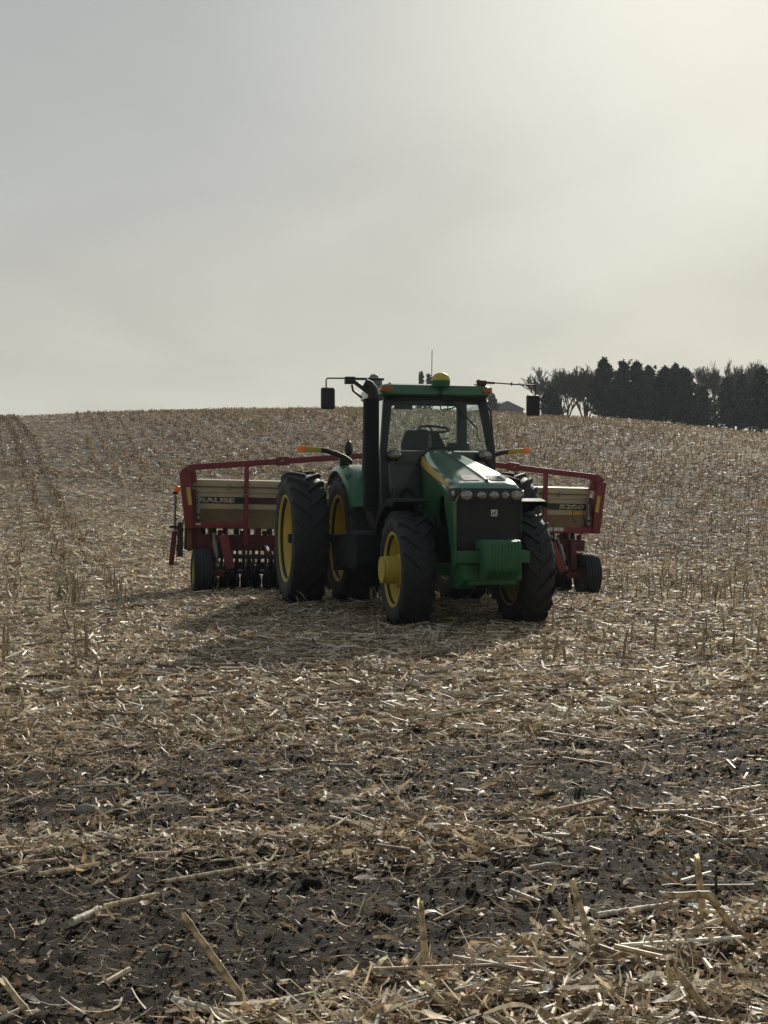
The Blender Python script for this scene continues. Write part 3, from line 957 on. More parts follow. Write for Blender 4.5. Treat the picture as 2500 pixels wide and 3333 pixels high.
# roof
def rrect(x, y0, y1, z, c):
    pts = []
    for cx, cy, a0 in ((x - c, y1 - c, 0), (-x + c, y1 - c, 90), (-x + c, y0 + c, 180), (x - c, y0 + c, 270)):
        for k in range(5):
            a = R(a0 + 22.5 * k)
            pts.append((cx + c * math.cos(a), cy + c * math.sin(a), z))
    return pts


rings = [rrect(0.745, 1.33, 2.72, 2.965, 0.10), rrect(0.765, 1.29, 2.75, 2.985, 0.10), rrect(0.770, 1.285, 2.76, 3.06, 0.10), rrect(0.755, 1.31, 2.73, 3.105, 0.12), rrect(0.70, 1.40, 2.67, 3.128, 0.14), rrect(0.45, 1.7, 2.37, 3.140, 0.14)]
m_ = MB(); m_.loft(rings)
ROOF = m_.build('cab_roof', 'green', TR, smooth=40)
MB().loft([rrect(0.72, 1.36, 2.69, 2.935, 0.10), rrect(0.735, 1.34, 2.71, 2.9655, 0.10)]).build('roof_seal', 'black', ROOF)
for s in (-1, 1):
    mb = MB()
    mb.loft([[(s * 0.615, 1.276, z), (s * 0.70, 1.276, z), (s * 0.755, 1.30, z), (s * 0.782, 1.36, z), (s * 0.782, 1.42, z), (s * 0.70, 1.42, z), (s * 0.615, 1.36, z)] for z in (3.008, 3.088)])
    mb.build('amber_marker', 'amber', ROOF, bevel=0.006)
    for yb in (1.55, 2.4):
        MB().ball((s * 0.60, yb, 3.135), (0.028, 0.028, 0.022), 10, 6).build('roof_bolt', 'black', ROOF)

# satellite receiver on the roof edge and whip antenna
rc = empty('satellite_receiver', TR, (0.033, 1.27, 0))
MB().lathe([(0.085, 3.07), (0.118, 3.085), (0.124, 3.12), (0.126, 3.165)], axis='z', n=28).build('receiver_base', 'green_flat', rc)
MB().lathe([(0.126, 3.1655), (0.123, 3.19), (0.110, 3.225), (0.085, 3.252), (0.045, 3.270), (0.0, 3.276)], axis='z', n=28).build('receiver_dome', 'yellow', rc)
MB().tube([(0, 0.0, 3.08), (0, 0.0, 2.99), (0, 0.03, 2.97)], 0.018, 8).build('receiver_bracket', 'black', rc)
MB().tube([(0.0, 1.62, 3.13), (0.0, 1.62, 3.20)], 0.012, 8).tube([(0.0, 1.62, 3.20), (0.006, 1.62, 3.615)], 0.0055, 6).build('whip_antenna', 'black', TR)

# lamps beside the hood
for s in (-1, 1):
    h = MB().ball((s * 0.625, 1.215, 2.16), (0.105, 0.075, 0.078), 18, 12).beam((s * 0.63, 1.23, 2.14), (s * 0.74, 1.29, 2.06), 0.05, 0.07).build('cab_lamp', 'black', TR)
    MB().ball((s * 0.622, 1.165, 2.163), (0.088, 0.040, 0.062), 18, 12).build('lamp_lens', 'lens', h)

# exhaust stack with curved outlet
ex = []
for z, k in ((1.42, 0.85), (1.50, 1.0), (2.84, 1.0), (2.885, 0.93)):
    c = (-0.99, 0.98)
    ex.append([(c[0] + 0.096 * k * math.copysign(abs(math.cos(a)) ** 0.6, math.cos(a)), c[1] + 0.12 * k * math.copysign(abs(math.sin(a)) ** 0.6, math.sin(a)), z) for a in np.linspace(0, 2 * math.pi, 20, endpoint=False)])
EX = MB().loft(ex).build('exhaust_stack', 'soot', TR)
MB().tube([(-0.965, 0.98, 2.85), (-0.965, 0.98, 2.96), (-0.975, 0.985, 3.01), (-1.01, 0.99, 3.06), (-1.075, 1.0, 3.095)], [0.070, 0.070, 0.070, 0.068, 0.062], 14).build('exhaust_outlet', 'black_metal', EX)
MB().tube([(-0.99, 0.98, 1.44), (-0.97, 0.96, 1.25), (-0.80, 0.85, 1.15), (-0.3, 0.6, 1.3)], 0.07, 12).build('exhaust_pipe', 'black_metal', EX)
MB().tube([(-0.72, 0.75, 1.45), (-0.68, 0.72, 1.68), (-0.58, 0.70, 1.74), (-0.46, 0.68, 1.66), (-0.40, 0.66, 1.45)], 0.075, 12).build('air_intake', 'black_metal', TR, bevel=0.02)

# mirrors
def mirror(s, x, ztop, arm):
    m = MB().loft([[(x + (dx) * 0.092 * k, 1.40 + yo, ztop - 0.138 + dz * 0.142 * k) for dx, dz in ((-1, -.85), (-.85, -1), (.85, -1), (1, -.85), (1, .85), (.85, 1), (-.85, 1), (-1, .85))] for yo, k in ((0.03, 1.0), (-0.012, 1.0), (-0.035, 0.9))])
    root = m.build('side_mirror', 'black', TR)
    MB().tube(arm, 0.010, 8).build('mirror_arm', 'black', root)
    return root


mL = mirror(-1, -1.482, 3.052, [(-1.506, 1.40, 3.05), (-1.506, 1.40, 3.160), (-1.490, 1.40, 3.180), (-1.14, 1.40, 3.185)])
MB().box(-1.25, -1.12, 1.36, 1.46, 3.11, 3.205).box(-1.22, -0.72, 1.38, 1.43, 3.165, 3.195).beam((-1.12, 1.42, 3.14), (-0.86, 1.42, 2.95), 0.04, 0.05).tube([(-1.16, 1.40, 3.10), (-1.14, 1.41, 3.02), (-1.02, 1.42, 2.93)], 0.016, 8).build('mirror_bracket', 'black', mL, bevel=0.008)
mR = mirror(1, 1.383, 3.003, [(1.411, 1.40, 3.0), (1.411, 1.40, 3.120), (1.395, 1.40, 3.140), (1.10, 1.40, 3.150), (0.72, 1.40, 3.170)])
MB().box(0.58, 0.70, 1.36, 1.44, 3.12, 3.19).ball((0.60, 1.4, 3.175), (0.035, 0.035, 0.03), 10, 6).tube([(0.68, 1.40, 3.165), (0.83, 1.40, 3.162)], 0.018, 8).ball((1.07, 1.40, 3.152), (0.017, 0.02, 0.024), 8, 6).build('mirror_bracket', 'red_dark', mR, bevel=0.008)
bc = MB().lathe([(0.075, 3.20), (0.072, 3.24), (0.05, 3.275), (0.03, 3.285), (0, 3.29)], c=(-0.76, 1.82, 0), axis='z', n=8).box(-0.86, -0.66, 1.76, 1.88, 3.13, 3.205).build('roof_work_lamp', 'grey_plastic', TR, bevel=0.006)

# interior
mb = MB()
mb.loft([[(x, 2.30 + yo, z) for x, z in ((-0.24, 1.95), (0.24, 1.95), (0.24, 2.38), (0.17, 2.56), (-0.17, 2.56), (-0.24, 2.38))] for yo in (0, 0.13)])
ST = mb.build('driver_seat', 'seat', TR, bevel=0.04, seg=3)
MB().box(-0.25, 0.25, 1.92, 2.40, 1.80, 1.93).build('seat_cushion', 'seat', ST, bevel=0.04)
MB().box(-0.36, -0.27, 1.98, 2.42, 2.06, 2.12).box(0.27, 0.36, 1.98, 2.42, 2.06, 2.12).build('armrest', 'seat', ST, bevel=0.02)
mb = MB().loft([[(x, 2.34 + yo, z) for x, z in ((0.40, 1.95), (0.63, 1.95), (0.63, 2.28), (0.58, 2.39), (0.45, 2.39), (0.40, 2.28))] for yo in (0, 0.10)])
mb.build('passenger_seat', 'seat', TR, bevel=0.03)
SW = empty('steering_wheel', TR, (0.075, 1.80, 2.545))
SW.rotation_euler = (R(14), 0, 0)
n = 32
MB().tube([(0.212 * math.cos(2 * math.pi * k / n), 0.212 * math.sin(2 * math.pi * k / n), 0) for k in range(n + 1)], 0.017, 8, caps=False).build('wheel_ring', 'black', SW)
mb = MB()
for a in (90, 215, 325):
    mb.tube([(0.05 * math.cos(R(a)), 0.05 * math.sin(R(a)), -0.05), (0.21 * math.cos(R(a)), 0.21 * math.sin(R(a)), 0)], 0.014, 6)
mb.lathe([(0.05, -0.085), (0.062, -0.06), (0.055, -0.035), (0, -0.03)], axis='z', n=16)
mb.build('wheel_spokes', 'black', SW)
mb = MB().loft([[(0.075 + dx * w, y + dy * w, z) for dx, dy in ((-1, -1), (1, -1), (1, 1), (-1, 1))] for y, z, w in ((1.50, 2.0, 0.15), (1.60, 2.25, 0.11), (1.74, 2.42, 0.07), (1.79, 2.48, 0.06))])
mb.tube([(0.14, 1.72, 2.40), (0.27, 1.70, 2.42)], 0.008, 6).tube([(0.01, 1.72, 2.40), (-0.11, 1.70, 2.42)], 0.008, 6)
mb.build('steering_column', 'black', TR, bevel=0.01)
MB().prism([(1.30, 2.06), (1.28, 2.215), (1.42, 2.235), (1.62, 2.15), (1.62, 2.05)], 'x', -0.60, 0.60).build('dashboard', 'interior', TR, bevel=0.02)
MB().box(0.40, 0.60, 2.05, 2.5, 1.9, 2.20).build('side_console', 'interior', TR, bevel=0.03)
im = MB().loft([[(-0.41 + dx * 0.125, 1.56 + yo, 2.855 + dz * 0.06) for dx, dz in ((-1, -.8), (-.9, -1), (.9, -1), (1, -.8), (1, .9), (.95, 1), (-.95, 1), (-1, .9))] for yo in (0, 0.03)]).build('inside_mirror', 'black', TR)
MB().tube([(-0.43, 1.58, 2.95), (-0.42, 1.58, 2.90)], 0.008, 6).tube([(-0.38, 1.58, 2.95), (-0.39, 1.58, 2.90)], 0.008, 6).tube([(-0.66, 1.46, 2.79), (-0.53, 1.55, 2.87)], 0.009, 6).build('mirror_stay', 'black', im)
MB().box(-0.62, -0.52, 2.30, 2.36, 1.98, 2.42).build('control_box', 'interior', TR, bevel=0.01)
# wiper
wp = MB().tube([(0.14, 1.36, 2.95), (0.35, 1.345, 2.75), (0.555, 1.30, 2.525)], 0.011, 6).box(0.09, 0.20, 1.35, 1.40, 2.92, 2.985).build('wiper_arm', 'black', TR)
MB().tube([(0.10, 1.385, 2.79), (0.20, 1.362, 2.80), (0.27, 1.352, 2.83)], 0.010, 6).tube([(0.555, 1.30, 2.525), (0.545, 1.285, 2.42), (0.58, 1.27, 2.36)], 0.007, 6).tube([(0.06, 1.39, 2.90), (0.06, 1.385, 2.80), (0.11, 1.375, 2.755), (0.16, 1.37, 2.78), (0.16, 1.38, 2.86)], 0.009, 6).build('wiper_blade', 'black', wp)
MB().tube([(0.80, 1.9, 2.86), (0.89, 1.9, 2.872), (0.925, 1.9, 2.84), (0.955, 1.9, 2.5), (0.985, 1.9, 2.13)], 0.014, 8).build('grab_rail', 'black', TR)
# windscreen frame bottom, dark kick panels
MB().beam((-0.69, 1.25, 1.33), (0.69, 1.25, 1.33), 0.08, 0.08).build('cowl_rail', 'black', TR, bevel=0.01)
mb = MB().loft([[(x, 1.20 + yo, z) for x, z in ((-0.285, 1.35), (-0.285, 2.10), (-0.22, 2.20), (-0.14, 2.27), (0.14, 2.27), (0.22, 2.20), (0.285, 2.10), (0.285, 1.35))] for yo in (0.0, 0.06)])
mb.build('cowl_seal', 'black', TR)

RFZ = 0.955
# rear fenders, work lamps and flasher arms
for s in (-1, 1):
    rings = []
    for a in np.linspace(R(152), R(50), 18):
        cy, cz = math.cos(a), math.sin(a)
        ri, ro = 1.10, 1.125
        fl = 1.0 - 0.5 * max(0.0, (math.degrees(a) - 115) / 40)
        xi, xo = s * 0.60, s * (0.98 + 0.10 * fl)
        rings.append([(xi, 3 + ri * cy, RFZ + ri * cz), (xi, 3 + ro * cy, RFZ + ro * cz), (xo - s * 0.10, 3 + ro * cy, RFZ + ro * cz), (xo - s * 0.03, 3 + (ro - 0.02) * cy, RFZ + (ro - 0.02) * cz), (xo, 3 + (ro - 0.085) * cy, RFZ + (ro - 0.085) * cz), (xo - s * 0.012, 3 + (ri - 0.08) * cy, RFZ + (ri - 0.08) * cz), (xo - s * 0.05, 3 + (ri - 0.012) * cy, RFZ + (ri - 0.012) * cz)])
    FD = MB().loft(rings).build('rear_fender', 'green', TR, smooth=45)
    # inner apron joining the fender to the cab
    rings = []
    for a in np.linspace(R(155), R(60), 14):
        cy, cz = math.cos(a), math.sin(a)
        rings.append([(s * 0.62, 3 + 1.09 * cy, RFZ + 1.09 * cz), (s * 0.62, 3 + 0.5 * cy, max(RFZ + 0.5 * cz, 1.1))])
    MB().loft(rings, closed=False).build('fender_apron', 'black', FD)
    MB().ball((s * 0.88, 2.93, 2.31), (0.062, 0.07, 0.115), 16, 10).box(s * 0.95 - 0.07, s * 0.95 + 0.07, 2.86, 2.98, 2.06, 2.20).box(s * 0.89 - 0.025, s * 0.89 + 0.025, 2.90, 2.96, 2.05, 2.28).build('work_lamp', 'black', FD, bevel=0.02)
    P = [(0.93, 2.10), (1.02, 2.165), (1.15, 2.222), (1.28, 2.257), (1.37, 2.272)]
    mb = MB()
    mb.loft([[(s * x, 2.5 - 0.05 * w, z - 0.036), (s * x, 2.5 - 0.05 * w, z + 0.030), (s * x, 2.5 + 0.05 * w, z + 0.030), (s * x, 2.5 + 0.05 * w, z - 0.036)] for (x, z), w in zip(P, (1.2, 1.1, 1, 1, 1))])
    FA_ = mb.build('flasher_arm', 'black', TR, bevel=0.01)
    MB().loft([[(s * x, 2.45, z - 0.035), (s * x, 2.45, z + 0.030), (s * x, 2.55, z + 0.030), (s * x, 2.55, z - 0.035)] for x, z in ((1.371, 2.273), (1.60, 2.287))]).build('reflector_band', 'yellow', FA_, bevel=0.006)
    MB().loft([[(s * x, 2.5 - 0.048 * k, z - 0.04 * k), (s * x, 2.5 - 0.048 * k, z + 0.036 * k), (s * x, 2.5 + 0.048 * k, z + 0.036 * k), (s * x, 2.5 + 0.048 * k, z - 0.04 * k)] for x, z, k in ((1.601, 2.285, 1), (1.69, 2.287, 1), (1.712, 2.287, 0.6))]).build('flasher_lamp', 'amber_lit', FA_, bevel=0.008)

# steps and fuel tank
mb = MB().prism([(0.72, 0.74), (0.72, 1.12), (1.0, 1.17), (1.95, 1.08), (2.05, 1.02), (2.05, 0.74), (1.95, 0.66), (0.82, 0.66)], 'x', -1.24, -0.46)
TK = mb.build('fuel_tank', 'soot', TR, bevel=0.035, seg=3)
MB().box(-1.27, -0.80, 1.90, 2.15, 1.075, 1.095).box(-1.27, -0.95, 2.1, 2.13, 0.6, 1.08).build('step_plate', 'black_metal', TK)
mb = MB().prism([(0.75, 0.66), (0.75, 1.10), (2.0, 1.05), (2.05, 0.74), (1.9, 0.66)], 'x', 0.46, 1.16)
TK2 = mb.build('fuel_tank', 'black', TR, bevel=0.035, seg=3)
mb = MB()
for k in range(3):
    mb.box(0.86, 1.22, 1.40, 1.75, 0.50 + 0.28 * k, 0.525 + 0.28 * k)
mb.box(1.18, 1.20, 1.39, 1.42, 0.48, 1.3).box(1.18, 1.20, 1.73, 1.76, 0.48, 1.3)
mb.build('cab_step', 'black_metal', TR)
mb = MB().box(-0.04, 0.04, 3.1, 4.15, 0.42, 0.47)
mb.build('drawbar', 'black_metal', TR)

# ================================================================== SEED DRILL
DR = empty('seed_drill', None, (0.233, 24.52, -0.06))
DR.rotation_euler = (0, R(1.05), PSI)
tag(DR, 'red and cream folding grain drill hitched behind the tractor', 'seed drill')
# hopper: two long boxes end to end
HX = 3.50
for s in (-1, 1):
    x0, x1 = (-3.585, -0.02) if s < 0 else (0.02, 3.50)
    prof = [(0.10, 1.79), (0.085, 1.76), (0.085, 1.70), (0.10, 1.69), (0.10, 1.62), (0.09, 1.615), (0.09, 1.42), (0.10, 1.415), (0.40, 1.13), (0.42, 1.08), (0.52, 1.08), (0.72, 1.40), (0.74, 1.79)]
    H = MB().prism(prof, 'x', x0, x1).build('hopper', 'cream', DR, bevel=0.006)
    MB().prism([(0.045, 1.795), (0.045, 1.885), (0.07, 1.905), (0.72, 1.93), (0.79, 1.89), (0.79, 1.795)], 'x', x0 - 0.03, x1 + 0.03 if s > 0 else x1).build('hopper_lid', 'cream', H, bevel=0.008)
    a, b, c_ = ((3.58 if s < 0 else 3.49), 2.60, 0.10)
    MB().box(min(s * a, s * b), max(s * a, s * b), 0.082, 0.089, 1.512, 1.618).build('decal_band', 'decal_dark', H)
    MB().box(min(s * b, s * c_), max(s * b, s * c_), 0.083, 0.0895, 1.512, 1.618).build('decal_band', 'decal_maroon', H)
    for i in range(34):
        x = s * (b - 0.03 - 0.022 * i)
        MB().box(x - 0.003, x + 0.003, 0.0795, 0.082, 1.53, 1.60).build('decal_hatch', 'decal_dark', H, smooth=0)
    MB().box(min(s * a, s * c_), max(s * a, s * c_), 0.084, 0.0895, 1.618, 1.6225).box(min(s * a, s * c_), max(s * a, s * c_), 0.084, 0.0895, 1.5075, 1.512).build('decal_edge', 'decal_dark', H, smooth=0)
    if s < 0:
        text_obj('lettering', 'KRAUSE', 'letter', H, (-3.575, 0.0815, 1.524), 0.082, 0.737, bold=0.045)
    else:
        text_obj('lettering', '5200', 'letter', H, (2.955, 0.0815, 1.524), 0.082, 0.47, bold=0.045)
        MB().box(3.14, 3.45, 0.084, 0.0895, 1.423, 1.474).build('warning_strip', 'stripe', H)
    for xl in (0.6, 1.35, 2.1, 2.95):
        MB().box(s * xl - 0.02, s * xl + 0.02, 0.028, 0.05, 1.74, 1.83).build('lid_latch', 'steel', H, bevel=0.004)
    # end plate of the hopper
    MB().prism([(0.05, 1.80), (0.05, 1.45), (0.33, 1.06), (0.52, 1.06), (0.76, 1.40), (0.78, 1.80)], 'x', (x0 - 0.02 if s < 0 else x1 + 0.003), (x0 - 0.003 if s < 0 else x1 + 0.02)).build('hopper_end', 'cream', H)

# folding frame
for s in (-1, 1):
    mb = MB().beam((s * 3.690, -0.02, 2.02), (s * 3.600, -0.02, 1.10), 0.185, 0.14, up=(0, 1, 0), w2=0.135)
    C = mb.build('end_column', 'red', DR, bevel=0.006)
    MB().beam((s * 3.640, -0.092, 1.77), (s * 3.598, -0.092, 1.475), 0.062, 0.005, up=(0, 1, 0)).build('reflector_strip', 'stripe', C)
    mb = MB().beam((s * 3.705, 0.0, 1.99), (s * 3.555, 0.0, 2.10), 0.16, 0.13, up=(0, 1, 0)).beam((s * 3.585, 0.0, 2.12), (s * 3.535, 0.0, 1.86), 0.11, 0.10, up=(0, 1, 0))
    mb.lathe([(0.05, -0.10), (0.05, 0.1)], c=(s * 3.615, 0, 2.04), axis='y', n=14)
    mb.build('arm_hinge', 'red', DR, bevel=0.006)
    A = MB().beam((s * 3.575, 0.0, 2.105), (s * 0.12, 0.0, 2.42), 0.10, 0.085, up=(0, 1, 0)).build('marker_arm', 'red', DR, bevel=0.006)
    MB().beam((s * 2.15, -0.002, 2.236), (s * 1.94, -0.002, 2.256), 0.15, 0.11, up=(0, 1, 0)).build('arm_clamp', 'red', A, bevel=0.012)
    MB().beam((s * 2.06 - 0.02, -0.062, 2.23), (s * 2.06 + 0.025, -0.062, 2.27), 0.010, 0.004, up=(0, 1, 0)).build('clamp_mark', 'white', A)
    P_ = MB().box(s * 2.655 - 0.036, s * 2.655 + 0.036, -0.055, 0.02, 0.82, 2.15).build('arm_post', 'red', DR, bevel=0.005)
    MB().box(s * 2.655 - 0.046, s * 2.655 + 0.046, -0.066, 0.032, 1.66, 1.675).ball((s * 2.655 + 0.06, -0.03, 1.667), (0.02, 0.012, 0.012), 8, 6).build('post_clip', 'grey_plastic', P_)
    MB().box(min(s * 3.585, s * 2.62), max(s * 3.585, s * 2.62), -0.05, 0.03, 1.098, 1.205).build('front_rail', 'red', DR, bevel=0.006)
    # inner bracket beside the column with the clevis pieces
    mb = MB().box(s * 3.525 - 0.035, s * 3.525 + 0.035, -0.01, 0.06, 1.22, 1.74).box(s * 3.485 - 0.06, s * 3.485 + 0.06, -0.03, 0.07, 1.205, 1.36)
    mb.build('column_bracket', 'red_dark', DR, bevel=0.006)
    mb = MB().tube([(s * 3.455, -0.05, 1.40), (s * 3.455, -0.05, 1.62)], 0.022, 10).lathe([(0.035, -0.03), (0.035, 0.03)], c=(s * 3.455, -0.06, 1.37), axis='y', n=12).lathe([(0.03, -0.03), (0.03, 0.03)], c=(s * 3.455, -0.06, 1.27), axis='y', n=12)
    mb.build('latch_cylinder', 'steel', DR)

# main tool bars
MB().box(-3.42, 3.42, 0.30, 0.46, 0.80, 0.985).build('tool_bar', 'red_dark', DR, bevel=0.01)
MB().box(-3.42, 3.42, 0.72, 0.84, 0.70, 0.80).build('tool_bar', 'red_dark', DR, bevel=0.01)
MB().box(-3.40, 3.40, 0.60, 0.66, 0.30, 0.37).build('rear_rail', 'black_metal', DR, bevel=0.008)
MB().box(-3.40, 3.40, 0.88, 0.94, 0.36, 0.50).build('rear_rail', 'black_metal', DR, bevel=0.008)
MB().box(-3.40, 3.40, 0.02, 0.10, 0.585, 0.66).build('rock_shaft', 'black_metal', DR, bevel=0.01)
for x in np.linspace(-3.2, 3.2, 9):
    MB().box(x - 0.03, x + 0.03, 0.28, 0.62, 0.94, 1.10).build('hopper_stand', 'red_dark', DR, bevel=0.006)
for x in (-2.2, -1.5, -0.8, 0.8, 1.5, 2.2):
    MB().beam((x, 0.05, 0.62), (x, 0.75, 0.76), 0.06, 0.08).build('frame_brace', 'red_dark', DR, bevel=0.005)

# openers: arm, disc, press wheel, each with its seed tube
op = MB()
op.beam((0, 0.08, 0.60), (0, 0.55, 0.24), 0.045, 0.07)
for t_ in (-1, 1):                     # the two discs meet at the front and spread to the rear
    ring = []
    for a_ in np.linspace(0, 2 * math.pi, 18, endpoint=False):
        dy_, dz_ = 0.18 * math.cos(a_), 0.18 * math.sin(a_)
        ring.append((t_ * (0.012 + 0.16 * (dy_ + 0.18)), 0.42 + dy_, 0.165 + dz_))
    op.loft([ring, [(x + t_ * 0.006, y, z) for x, y, z in ring]])
op.box(-0.035, 0.035, 0.30, 0.50, 0.22, 0.46)
op.lathe([(0.12, -0.085), (0.16, -0.07), (0.175, 0.0), (0.16, 0.07), (0.12, 0.085), (0.02, 0.05), (0.02, -0.05)], c=(0.045, 0.80, 0.16), n=16, closed=True)
op.beam((0, 0.5, 0.27), (0.02, 0.80, 0.15), 0.03, 0.05)
op.tube([(0.015, 0.15, 0.66), (0.015, 0.12, 0.45), (0.015, 0.3, 0.30)], 0.020, 6)
op.tube([(-0.03, 0.62, 0.78), (-0.03, 0.52, 0.34)], 0.028, 8)
op_me = op.mesh('opener'); op_me.materials.append(M['black_metal'])
tb = MB().tube([(0, 0.40, 1.09), (0.01, 0.38, 1.0), (0.015, 0.30, 0.80), (0, 0.36, 0.50), (0, 0.45, 0.26)], [0.035, 0.028, 0.022, 0.02, 0.02], 8).lathe([(0.052, 0.0), (0.045, 0.09), (0.03, 0.1)], c=(0, 0.40, 0.99), axis='z', n=10)
tb_me = tb.mesh('seed_tube'); tb_me.materials.append(M['black'])
cp = MB().lathe([(0.03, -0.02), (0.045, 0.0), (0.045, 0.05), (0.03, 0.06)], c=(0.09, 0.29, 1.0), axis='z', n=10).mesh('seed_cup'); cp.materials.append(M['red_dark'])
for i in range(36):
    x = -3.33 + 6.66 * i / 35
    o = link(bpy.data.objects.new('opener', op_me), DR); o.location = (x, 0.16 * (i % 2), 0)
    o = link(bpy.data.objects.new('seed_tube', tb_me), DR); o.location = (x, 0, 0)
    if i % 2: o = link(bpy.data.objects.new('seed_cup', cp), DR); o.location = (x, 0, 0)

# gauge wheels
def gauge_tyre():
    mb = MB()
    prof = []
    xs = np.linspace(-0.135, 0.135, 21)
    for i, x in enumerate(xs):
        groove = 0.014 if i % 4 == 2 else 0.0
        prof.append((0.385 - 0.45 * x * x * 2.2 - groove, x))
    prof = [(0.20, -0.10), (0.24, -0.135), (0.30, -0.15)] + prof + [(0.30, 0.15), (0.24, 0.135), (0.20, 0.10)]
    mb.lathe(prof, n=40, closed=True)
    me = mb.mesh('tyre', smooth=30); me.materials.append(M['tyre']); return me


g_t = gauge_tyre()
g_r = rim_mesh('rim', [(0.225, -0.125), (0.21, -0.11), (0.19, -0.05), (0.19, 0.06), (0.22, 0.115), (0.20, 0.115), (0.17, 0.05), (0.16, 0.0), (0.07, -0.02), (0.07, -0.06), (0.0, -0.06), (0.0, -0.075), (0.08, -0.075), (0.085, -0.035), (0.165, -0.015), (0.185, -0.06), (0.205, -0.125)], 28)
g_r2 = g_r.copy(); g_r2.materials.clear(); g_r2.materials.append(M['rim_rust'])
for s, x in ((-1, -3.40), (1, 3.44)):
    w = empty('gauge_wheel', DR, (x, -0.10, 0.372))
    link(bpy.data.objects.new('tyre', g_t), w)
    o = link(bpy.data.objects.new('rim', g_r if s < 0 else g_r2), w)
    o.rotation_euler = (0, 0, math.pi if s > 0 else 0)
    xi = x - s * 0.24
    mb = MB().beam((x - s * 0.16, -0.10, 0.37), (x - s * 0.38, -0.05, 0.33), 0.09, 0.10).beam((xi - s * 0.02, 0.0, 0.35), (xi, 0.34, 0.86), 0.10, 0.13)
    mb.prism([(0.05, 0.30), (0.36, 0.84), (0.36, 0.98), (-0.02, 0.98), (-0.10, 0.45)], 'x', xi - 0.05, xi + 0.05)
    mb.build('wheel_yoke', 'red_dark', DR, bevel=0.008)
    mb = MB().box(min(x - s * 0.52, x + s * 0.04), max(x - s * 0.52, x + s * 0.04), 0.15, 0.26, 0.78, 0.98).box(min(x - s * 0.5, x), max(x - s * 0.5, x), 0.10, 0.2, 0.66, 0.74)
    mb.build('wheel_mount', 'red_dark', DR, bevel=0.008)
MB().beam((-3.05, -0.14, 0.985), (-2.925, -0.20, 0.43), 0.145, 0.05, up=(0, 1, 0)).build('depth_stop', 'red', DR, bevel=0.006)
MB().beam((2.735, -0.14, 0.92), (2.955, -0.20, 0.42), 0.145, 0.05, up=(0, 1, 0)).build('depth_stop', 'red', DR, bevel=0.006)
for x0, x1 in ((-3.205, -3.135), (2.865, 3.015)):
    mb = MB().tube([(x0, -0.10, 1.02), (x0 * 0.7 + x1 * 0.3, -0.10, 0.84)], 0.026, 10).tube([(x0 * 0.7 + x1 * 0.3, -0.10, 0.90), (x1 * 0.8 + x0 * 0.2, -0.12, 0.62)], 0.045, 12).tube([(x1 * 0.8 + x0 * 0.2, -0.12, 0.62), (x1, -0.13, 0.47)], 0.020, 8)
    mb.lathe([(0.05, -0.03), (0.05, 0.03)], c=(x1, -0.13, 0.47), n=12)
    mb.build('lift_cylinder', 'steel', DR)
# hoses, chain drive and covers at the near end
MB().box(-3.615, -3.545, 0.10, 0.18, 0.70, 1.09).build('drive_cover', 'rim_rust', DR, bevel=0.01)
MB().box(-3.64, -3.38, 0.18, 0.44, 0.72, 1.10).build('end_frame', 'red_dark', DR, bevel=0.01)
mb = MB().lathe([(0.10, -0.015), (0.10, 0.015)], c=(-3.745, 0.25, 1.02), n=20).lathe([(0.06, -0.02), (0.06, 0.02)], c=(-3.765, 0.25, 0.75), n=16).box(-3.765, -3.685, 0.15, 0.4, 0.6, 1.18)
mb.build('chain_drive', 'black_metal', DR, bevel=0.004)
MB().tube([(-3.785, 0.2, 1.25), (-3.825, 0.2, 1.18), (-3.785, 0.18, 1.05), (-3.705, 0.15, 1.10), (-3.685, 0.1, 1.24)], 0.014, 6).build('drive_chain', 'steel', DR)
n = 26
MB().tube([(3.275 + 0.135 * math.cos(a) * 0.75, -0.02, 1.435 + 0.155 * math.sin(a)) for a in np.linspace(R(-40), R(250), n)], 0.0075, 6).build('hydraulic_hose', 'black', DR)
MB().tube([(3.46, -0.02, 1.75), (3.44, -0.03, 1.60), (3.43, -0.03, 1.38), (3.45, 0.0, 1.22)], 0.016, 6).build('hydraulic_hose', 'steel', DR)
for x0, x1, sg in ((-3.495, -3.415, -1), (2.815, 2.995, 1), (2.655, 2.785, 1)):
    sp = MB().box(x0, x1, -0.0555, -0.0505, 1.13 if sg > 0 else 1.145, 1.195 if sg > 0 else 1.172).build('safety_label', 'white', DR, smooth=0)
    if sg > 0 and x1 > 2.9:
        MB().prism([(2.890, 1.140), (2.903, 1.165), (2.895, 1.185), (2.907, 1.187), (2.910, 1.162), (2.920, 1.140), (2.910, 1.140), (2.905, 1.155), (2.897, 1.140)], 'y', -0.058, -0.0558).build('pictogram', 'black', sp, smooth=0)
MB().box(-3.385, -3.255, 0.094, 0.099, 0.685, 0.715).build('safety_label', 'white', DR, smooth=0)
